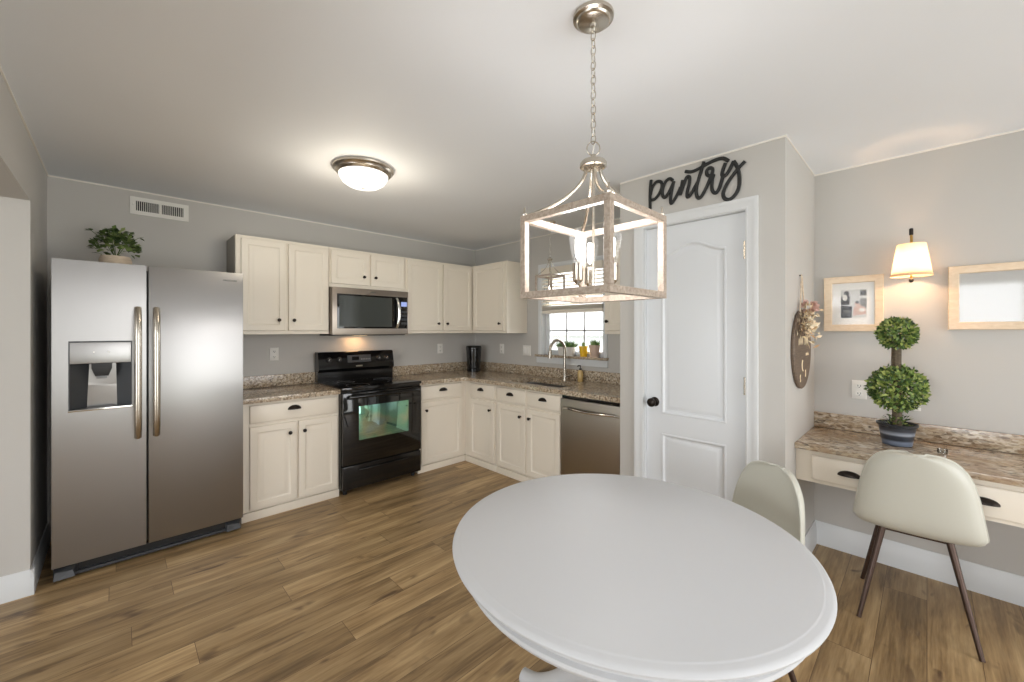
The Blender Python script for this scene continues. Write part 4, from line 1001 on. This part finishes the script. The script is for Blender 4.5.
MB().box(XR-0.0135, XR-0.0125, a0, a1, b0, b1).build('glazing', clear('anti_glare_glazing', (1, 1, 1, 1), 0.0, 0.08, 0.35), f1)
f2, (a0, a1, b0, b1) = frame('wide light wood picture frame right of the sconce with bright window reflections', -0.430, -0.082, 1.412, 1.760, 0.042, 0.05)
MB().box(XR-0.0135, XR-0.0125, a0, a1, b0, b1).build('glazing', clear('reflective_glazing', (0.97, 0.97, 0.97, 1), 0.012, 0.05, 0.8), f2)

# ------------------------------------------------------------------ sconce
sx, sy = 3.205, 0.062
s_ = thing('wall_sconce', 'lit wall sconce with tapered fabric shade between the two wood frames', 'wall lamp', (XR, sy, 1.80))
MB().lathe([(0.045, 0), (0.045, 0.012), (0.038, 0.018), (0, 0.019)], (XR, sy, 1.80), (-1, 0, 0), 28).build('back_plate', M['brass'], s_)
MB().tube(smooth_path([(XR-0.015, sy, 1.80), (XR-0.03, sy, 1.86), (XR-0.045, sy, 1.925), (sx+0.03, sy, 1.955), (sx, sy, 1.955)], 5), 0.006, 10).build('arm', M['brass'], s_)
MB().cyl((sx, sy, 1.70), (sx, sy, 1.955), 0.0055, seg=10).build('stem', M['brass'], s_)
MB().lathe([(0.008, 0), (0.009, 0.004), (0.009, 0.034), (0.006, 0.038), (0, 0.038)], (sx, sy, 1.945), seg=16).build('top_cap', M['dark_bronze'], s_)
MB().lathe([(0.086, 1.715), (0.060, 1.893)], (sx, sy, 0), seg=48, cap=False).build('shade', M['shade'], s_, recalc=False)
MB().lathe([(0.0865, 1.713), (0.0875, 1.713), (0.0855, 1.727), (0.0845, 1.727), (0.0865, 1.713)], (sx, sy, 0), seg=48, cap=False).build('shade_trim', M['shade'], s_)
MB().lathe([(0.004, 0), (0.010, -0.006), (0.011, -0.016), (0.006, -0.024), (0, -0.026)], (sx, sy, 1.702), seg=14).build('bottom_finial', M['dark_bronze'], s_)
MB().lathe([(0.012, 1.75), (0.022, 1.79), (0.028, 1.825), (0.020, 1.85), (0, 1.858)], (sx, sy, 0), seg=18).build('bulb', M['bulb_glow'], s_)
point_light('sconce_lamp', (sx, sy, 1.785), 12.0, (1.0, 0.60, 0.32), 0.03)

# ------------------------------------------------------------------ round wooden sign on pantry side wall
rx, rz, rR = 2.870, 1.298, 0.228
r_ = thing('round_wood_sign', 'round dark wooden sign with dried flowers and cream writing beside the desk', 'sign', (rx, PY0, rz))
MB().lathe([(rR, 0.002), (rR+0.002, 0.006), (rR+0.002, 0.014), (rR-0.003, 0.018), (0, 0.018)], (rx, PY0, rz), (0, -1, 0), 64).build('board', M['sign_wood'], r_)
MB().tube(smooth_path([(rx-0.07, PY0-0.014, rz+0.20), (rx-0.02, PY0-0.012, rz+0.36), (rx, PY0-0.010, rz+0.435), (rx+0.02, PY0-0.012, rz+0.36), (rx+0.07, PY0-0.014, rz+0.20)], 6), 0.004, 8).build('rope', M['basket'], r_)
MB().cyl((rx, PY0, rz+0.432), (rx, PY0-0.014, rz+0.432), 0.004, seg=8).build('nail', M['dark_bronze'], r_)
g = MB()
for i in range(170):
    a = random.gauss(0, 0.095); h_ = random.gauss(0.0, 0.050)
    leaf(g, (rx-0.01+a, PY0-0.02-abs(random.gauss(0, 0.022)), rz+0.150+h_), (random.gauss(a*6, 0.6), -abs(random.gauss(0.4, 0.4)), random.gauss(0, 0.8)), (0, -1, 0.2), random.uniform(0.03, 0.055), random.uniform(0.012, 0.022))
g.build('dried_flowers', M['dry'], r_, recalc=False)  # bundle of dried flowers, its petals built with the leaf shape
g = MB()
for i in range(50):
    a = random.uniform(0, 2*PI); e_ = random.uniform(-1, 1)
    d_ = Vector((math.cos(a), math.sin(a)-0.3, e_)).normalized()
    leaf(g, Vector((rx+0.03, PY0-0.04, rz+0.25))+d_*0.022, d_, (random.gauss(0, 1), random.gauss(0, 1), 1), 0.034, 0.034)
g.build('pink_bloom', M['pink'], r_, recalc=False)
wr_ = MB(); yw = PY0-0.0185
def squig(x0_, x1_, z, h, n_, seed, r=0.0035):
    rng = random.Random(seed); pts = []
    for i in range(n_*2+1):
        t = i/(n_*2); pts.append((rx+x0_+(x1_-x0_)*t, yw, rz+z+(h*(0.4+0.6*rng.random()) if i % 2 else -h*0.25)))
    wr_.tube(smooth_path(pts, 4), r, 6, flat=((0, 1, 0), 0.5))
squig(-0.125, -0.005, 0.038, 0.042, 5, 3, 0.002); squig(0.03, 0.135, 0.036, 0.050, 5, 5, 0.002); squig(0.07, 0.15, -0.035, 0.016, 5, 9, 0.002)
wr_.tube(smooth_path([(rx-0.02, yw, rz-0.065), (rx-0.035, yw, rz-0.085), (rx-0.03, yw, rz-0.11), (rx-0.01, yw, rz-0.125)], 5), 0.006, 6, flat=((0, 1, 0), 0.5))
wr_.tube(smooth_path([(rx-0.09, yw, rz-0.155), (rx-0.075, yw, rz-0.145), (rx-0.085, yw, rz-0.165), (rx-0.07, yw, rz-0.178), (rx-0.085, yw, rz-0.182)], 4), 0.004, 6, flat=((0, 1, 0), 0.5))
wr_.tube(smooth_path([(rx+0.055, yw, rz-0.125), (rx+0.06, yw, rz-0.145), (rx+0.055, yw, rz-0.165)], 4), 0.006, 6, flat=((0, 1, 0), 0.5))
wr_.build('cream_writing', mat('cream_paint', srgb(232, 214, 180), 0.7), r_)

# ------------------------------------------------------------------ round pedestal table
TX, TY, TR = 1.187, 0.699, 0.551
tb = thing('pedestal_table', 'round white painted pedestal table in the foreground', 'table', (TX, TY, 0))
MB().lathe([(0, 0.752), (TR-0.026, 0.752), (TR-0.023, 0.7505), (TR-0.019, 0.7485), (TR-0.010, 0.7472), (TR-0.003, 0.743), (TR, 0.737), (TR-0.002, 0.731), (TR-0.009, 0.727), (TR-0.014, 0.725), (TR-0.018, 0.718), (TR-0.04, 0.714), (0, 0.714)], (TX, TY, 0), seg=128).build('tabletop', M['table'], tb)
MB().lathe([(TR-0.045, 0.713), (TR-0.045, 0.692), (TR-0.036, 0.686), (TR-0.034, 0.678), (TR-0.040, 0.668), (TR-0.066, 0.664), (TR-0.080, 0.668), (TR-0.080, 0.713)], (TX, TY, 0), seg=96, cap=False).build('apron', M['table'], tb)
MB().lathe([(0.13, 0.712), (0.13, 0.69), (0.075, 0.68), (0.062, 0.64), (0.085, 0.60), (0.090, 0.55), (0.060, 0.50), (0.055, 0.44), (0.075, 0.36), (0.098, 0.28), (0.100, 0.22), (0.08, 0.18), (0.09, 0.15), (0.09, 0.12), (0, 0.12)], (TX, TY, 0), seg=40).build('pedestal', M['table'], tb)
for i in range(4):
    a = PI/2*i + math.radians(3); ca, sa = math.cos(a), math.sin(a)
    prof = [(0.06, 0.20, 0.035), (0.14, 0.205, 0.034), (0.22, 0.145, 0.032), (0.30, 0.078, 0.030), (0.36, 0.042, 0.030), (0.41, 0.030, 0.032), (0.43, 0.029, 0.024)]
    pts = [(TX+r*ca, TY+r*sa, z) for r, z, w_ in prof]
    MB().tube(smooth_path(pts, 4), [0.035-0.006*min(1, k_/24) if k_ < 22 else 0.029 for k_ in range(25)], 12, flat=((-sa, ca, 0), 0.9)).build('foot', M['table'], tb)

# ------------------------------------------------------------------ chairs
def chair():
    """front faces +x, base at the origin"""
    c_ = thing('shell_chair', '', 'chair', (0, 0, 0), 'cream shell chairs')
    # centre profile of the shell: seat front lip -> seat -> back top
    prof = [(0.225, 0.435), (0.215, 0.455), (0.16, 0.463), (0.08, 0.458), (0.0, 0.452), (-0.08, 0.450), (-0.14, 0.458), (-0.185, 0.485), (-0.208, 0.53), (-0.222, 0.60), (-0.236, 0.68), (-0.250, 0.755), (-0.257, 0.798), (-0.262, 0.824), (-0.265, 0.840), (-0.266, 0.846)]
    half = [0.16, 0.185, 0.200, 0.210, 0.215, 0.218, 0.221, 0.222, 0.216, 0.205, 0.191, 0.169, 0.143, 0.113, 0.075, 0.030]
    P2 = smooth_path([(x, h_, z) for (x, z), h_ in zip(prof, half)], 4)
    def shell(th0, th1, name, m, shrink=0.0, parent=None):
        mb = MB(); n_ = 17; rows = []
        for idx, q in enumerate(P2):
            a = P2[max(0, idx-1)]; b_ = P2[min(len(P2)-1, idx+1)]
            tg = Vector((b_.x-a.x, 0, b_.z-a.z)).normalized(); nr = Vector((tg.z, 0, -tg.x)); nr = -nr if (nr.z*1.0+nr.x) < 0 else nr
            back = max(0, min(1, (idx/len(P2)-0.45)/0.2)); curl = 0.026+0.016*back*math.sin(min(1, (len(P2)-1-idx)/12)*PI/2)
            row = []
            for k_ in range(n_):
                t_ = -1+2*k_/(n_-1); hwid = max(0.01, q.y-shrink)
                row.append(Vector((q.x, hwid*math.sin(t_*PI/2*0.92)/math.sin(PI/2*0.92), q.z))+nr*(curl*abs(t_)**2.4))
            rows.append((row, nr))
        top = [[mb.bm.verts.new(v_+nr*th0*(1-0.75*abs(-1+2*k_/(n_-1))**6)) for k_, v_ in enumerate(r)] for r, nr in rows]
        bot = [[mb.bm.verts.new(v_+nr*th1*(1-0.75*abs(-1+2*k_/(n_-1))**6)) for k_, v_ in enumerate(r)] for r, nr in rows]
        for i in range(len(rows)-1):
            for k_ in range(n_-1):
                mb.bm.faces.new((top[i][k_], top[i][k_+1], top[i+1][k_+1], top[i+1][k_])); mb.bm.faces.new((bot[i][k_+1], bot[i][k_], bot[i+1][k_], bot[i+1][k_+1]))
            mb.bm.faces.new((top[i][0], top[i+1][0], bot[i+1][0], bot[i][0])); mb.bm.faces.new((top[i+1][-1], top[i][-1], bot[i][-1], bot[i+1][-1]))
        for i, f_ in ((0, 1), (len(rows)-1, -1)):
            for k_ in range(n_-1): mb.bm.faces.new((top[i][k_+1], top[i][k_], bot[i][k_], bot[i][k_+1]) if f_ > 0 else (top[i][k_], top[i][k_+1], bot[i][k_+1], bot[i][k_]))
        o_ = mb.build(name, m, parent, ang=60)
        edge = [r[0] for r, nr in rows] + [rows[-1][0][k_] for k_ in range(1, n_-1)] + [r[-1] for r, nr in reversed(rows)]
        return o_, edge
    sh, edge = shell(0.014, -0.016, 'seat_shell', M['leather'], 0, c_)
    MB().tube(edge, 0.0042, 7).build('piping', M['leather'], sh)
    MB().box(-0.105, 0.105, -0.12, 0.12, 0.420, 0.434, 0.004).build('seat_bracket', M['rust'], c_)
    for sx_ in (-1, 1):
        for sy_ in (-1, 1):
            MB().tube([(0.10*sx_, 0.115*sy_, 0.430), (0.205*sx_ if sx_ > 0 else -0.215, 0.200*sy_, 0.0)], [0.0145, 0.0095], 12).build('leg', M['rust'], c_)
    return c_
ch = chair()
ch.location = (2.838, 0.046, 0); ch.rotation_euler = (0, 0, math.radians(3)); ch['label'] = 'cream shell chair with dark metal legs pushed up to the granite desk'
c2 = copy_tree(ch); c2.location = (1.752, 0.592, 0); c2.rotation_euler = (0, 0, math.radians(139)); c2['label'] = 'cream shell chair tucked behind the round white table near the pantry door'
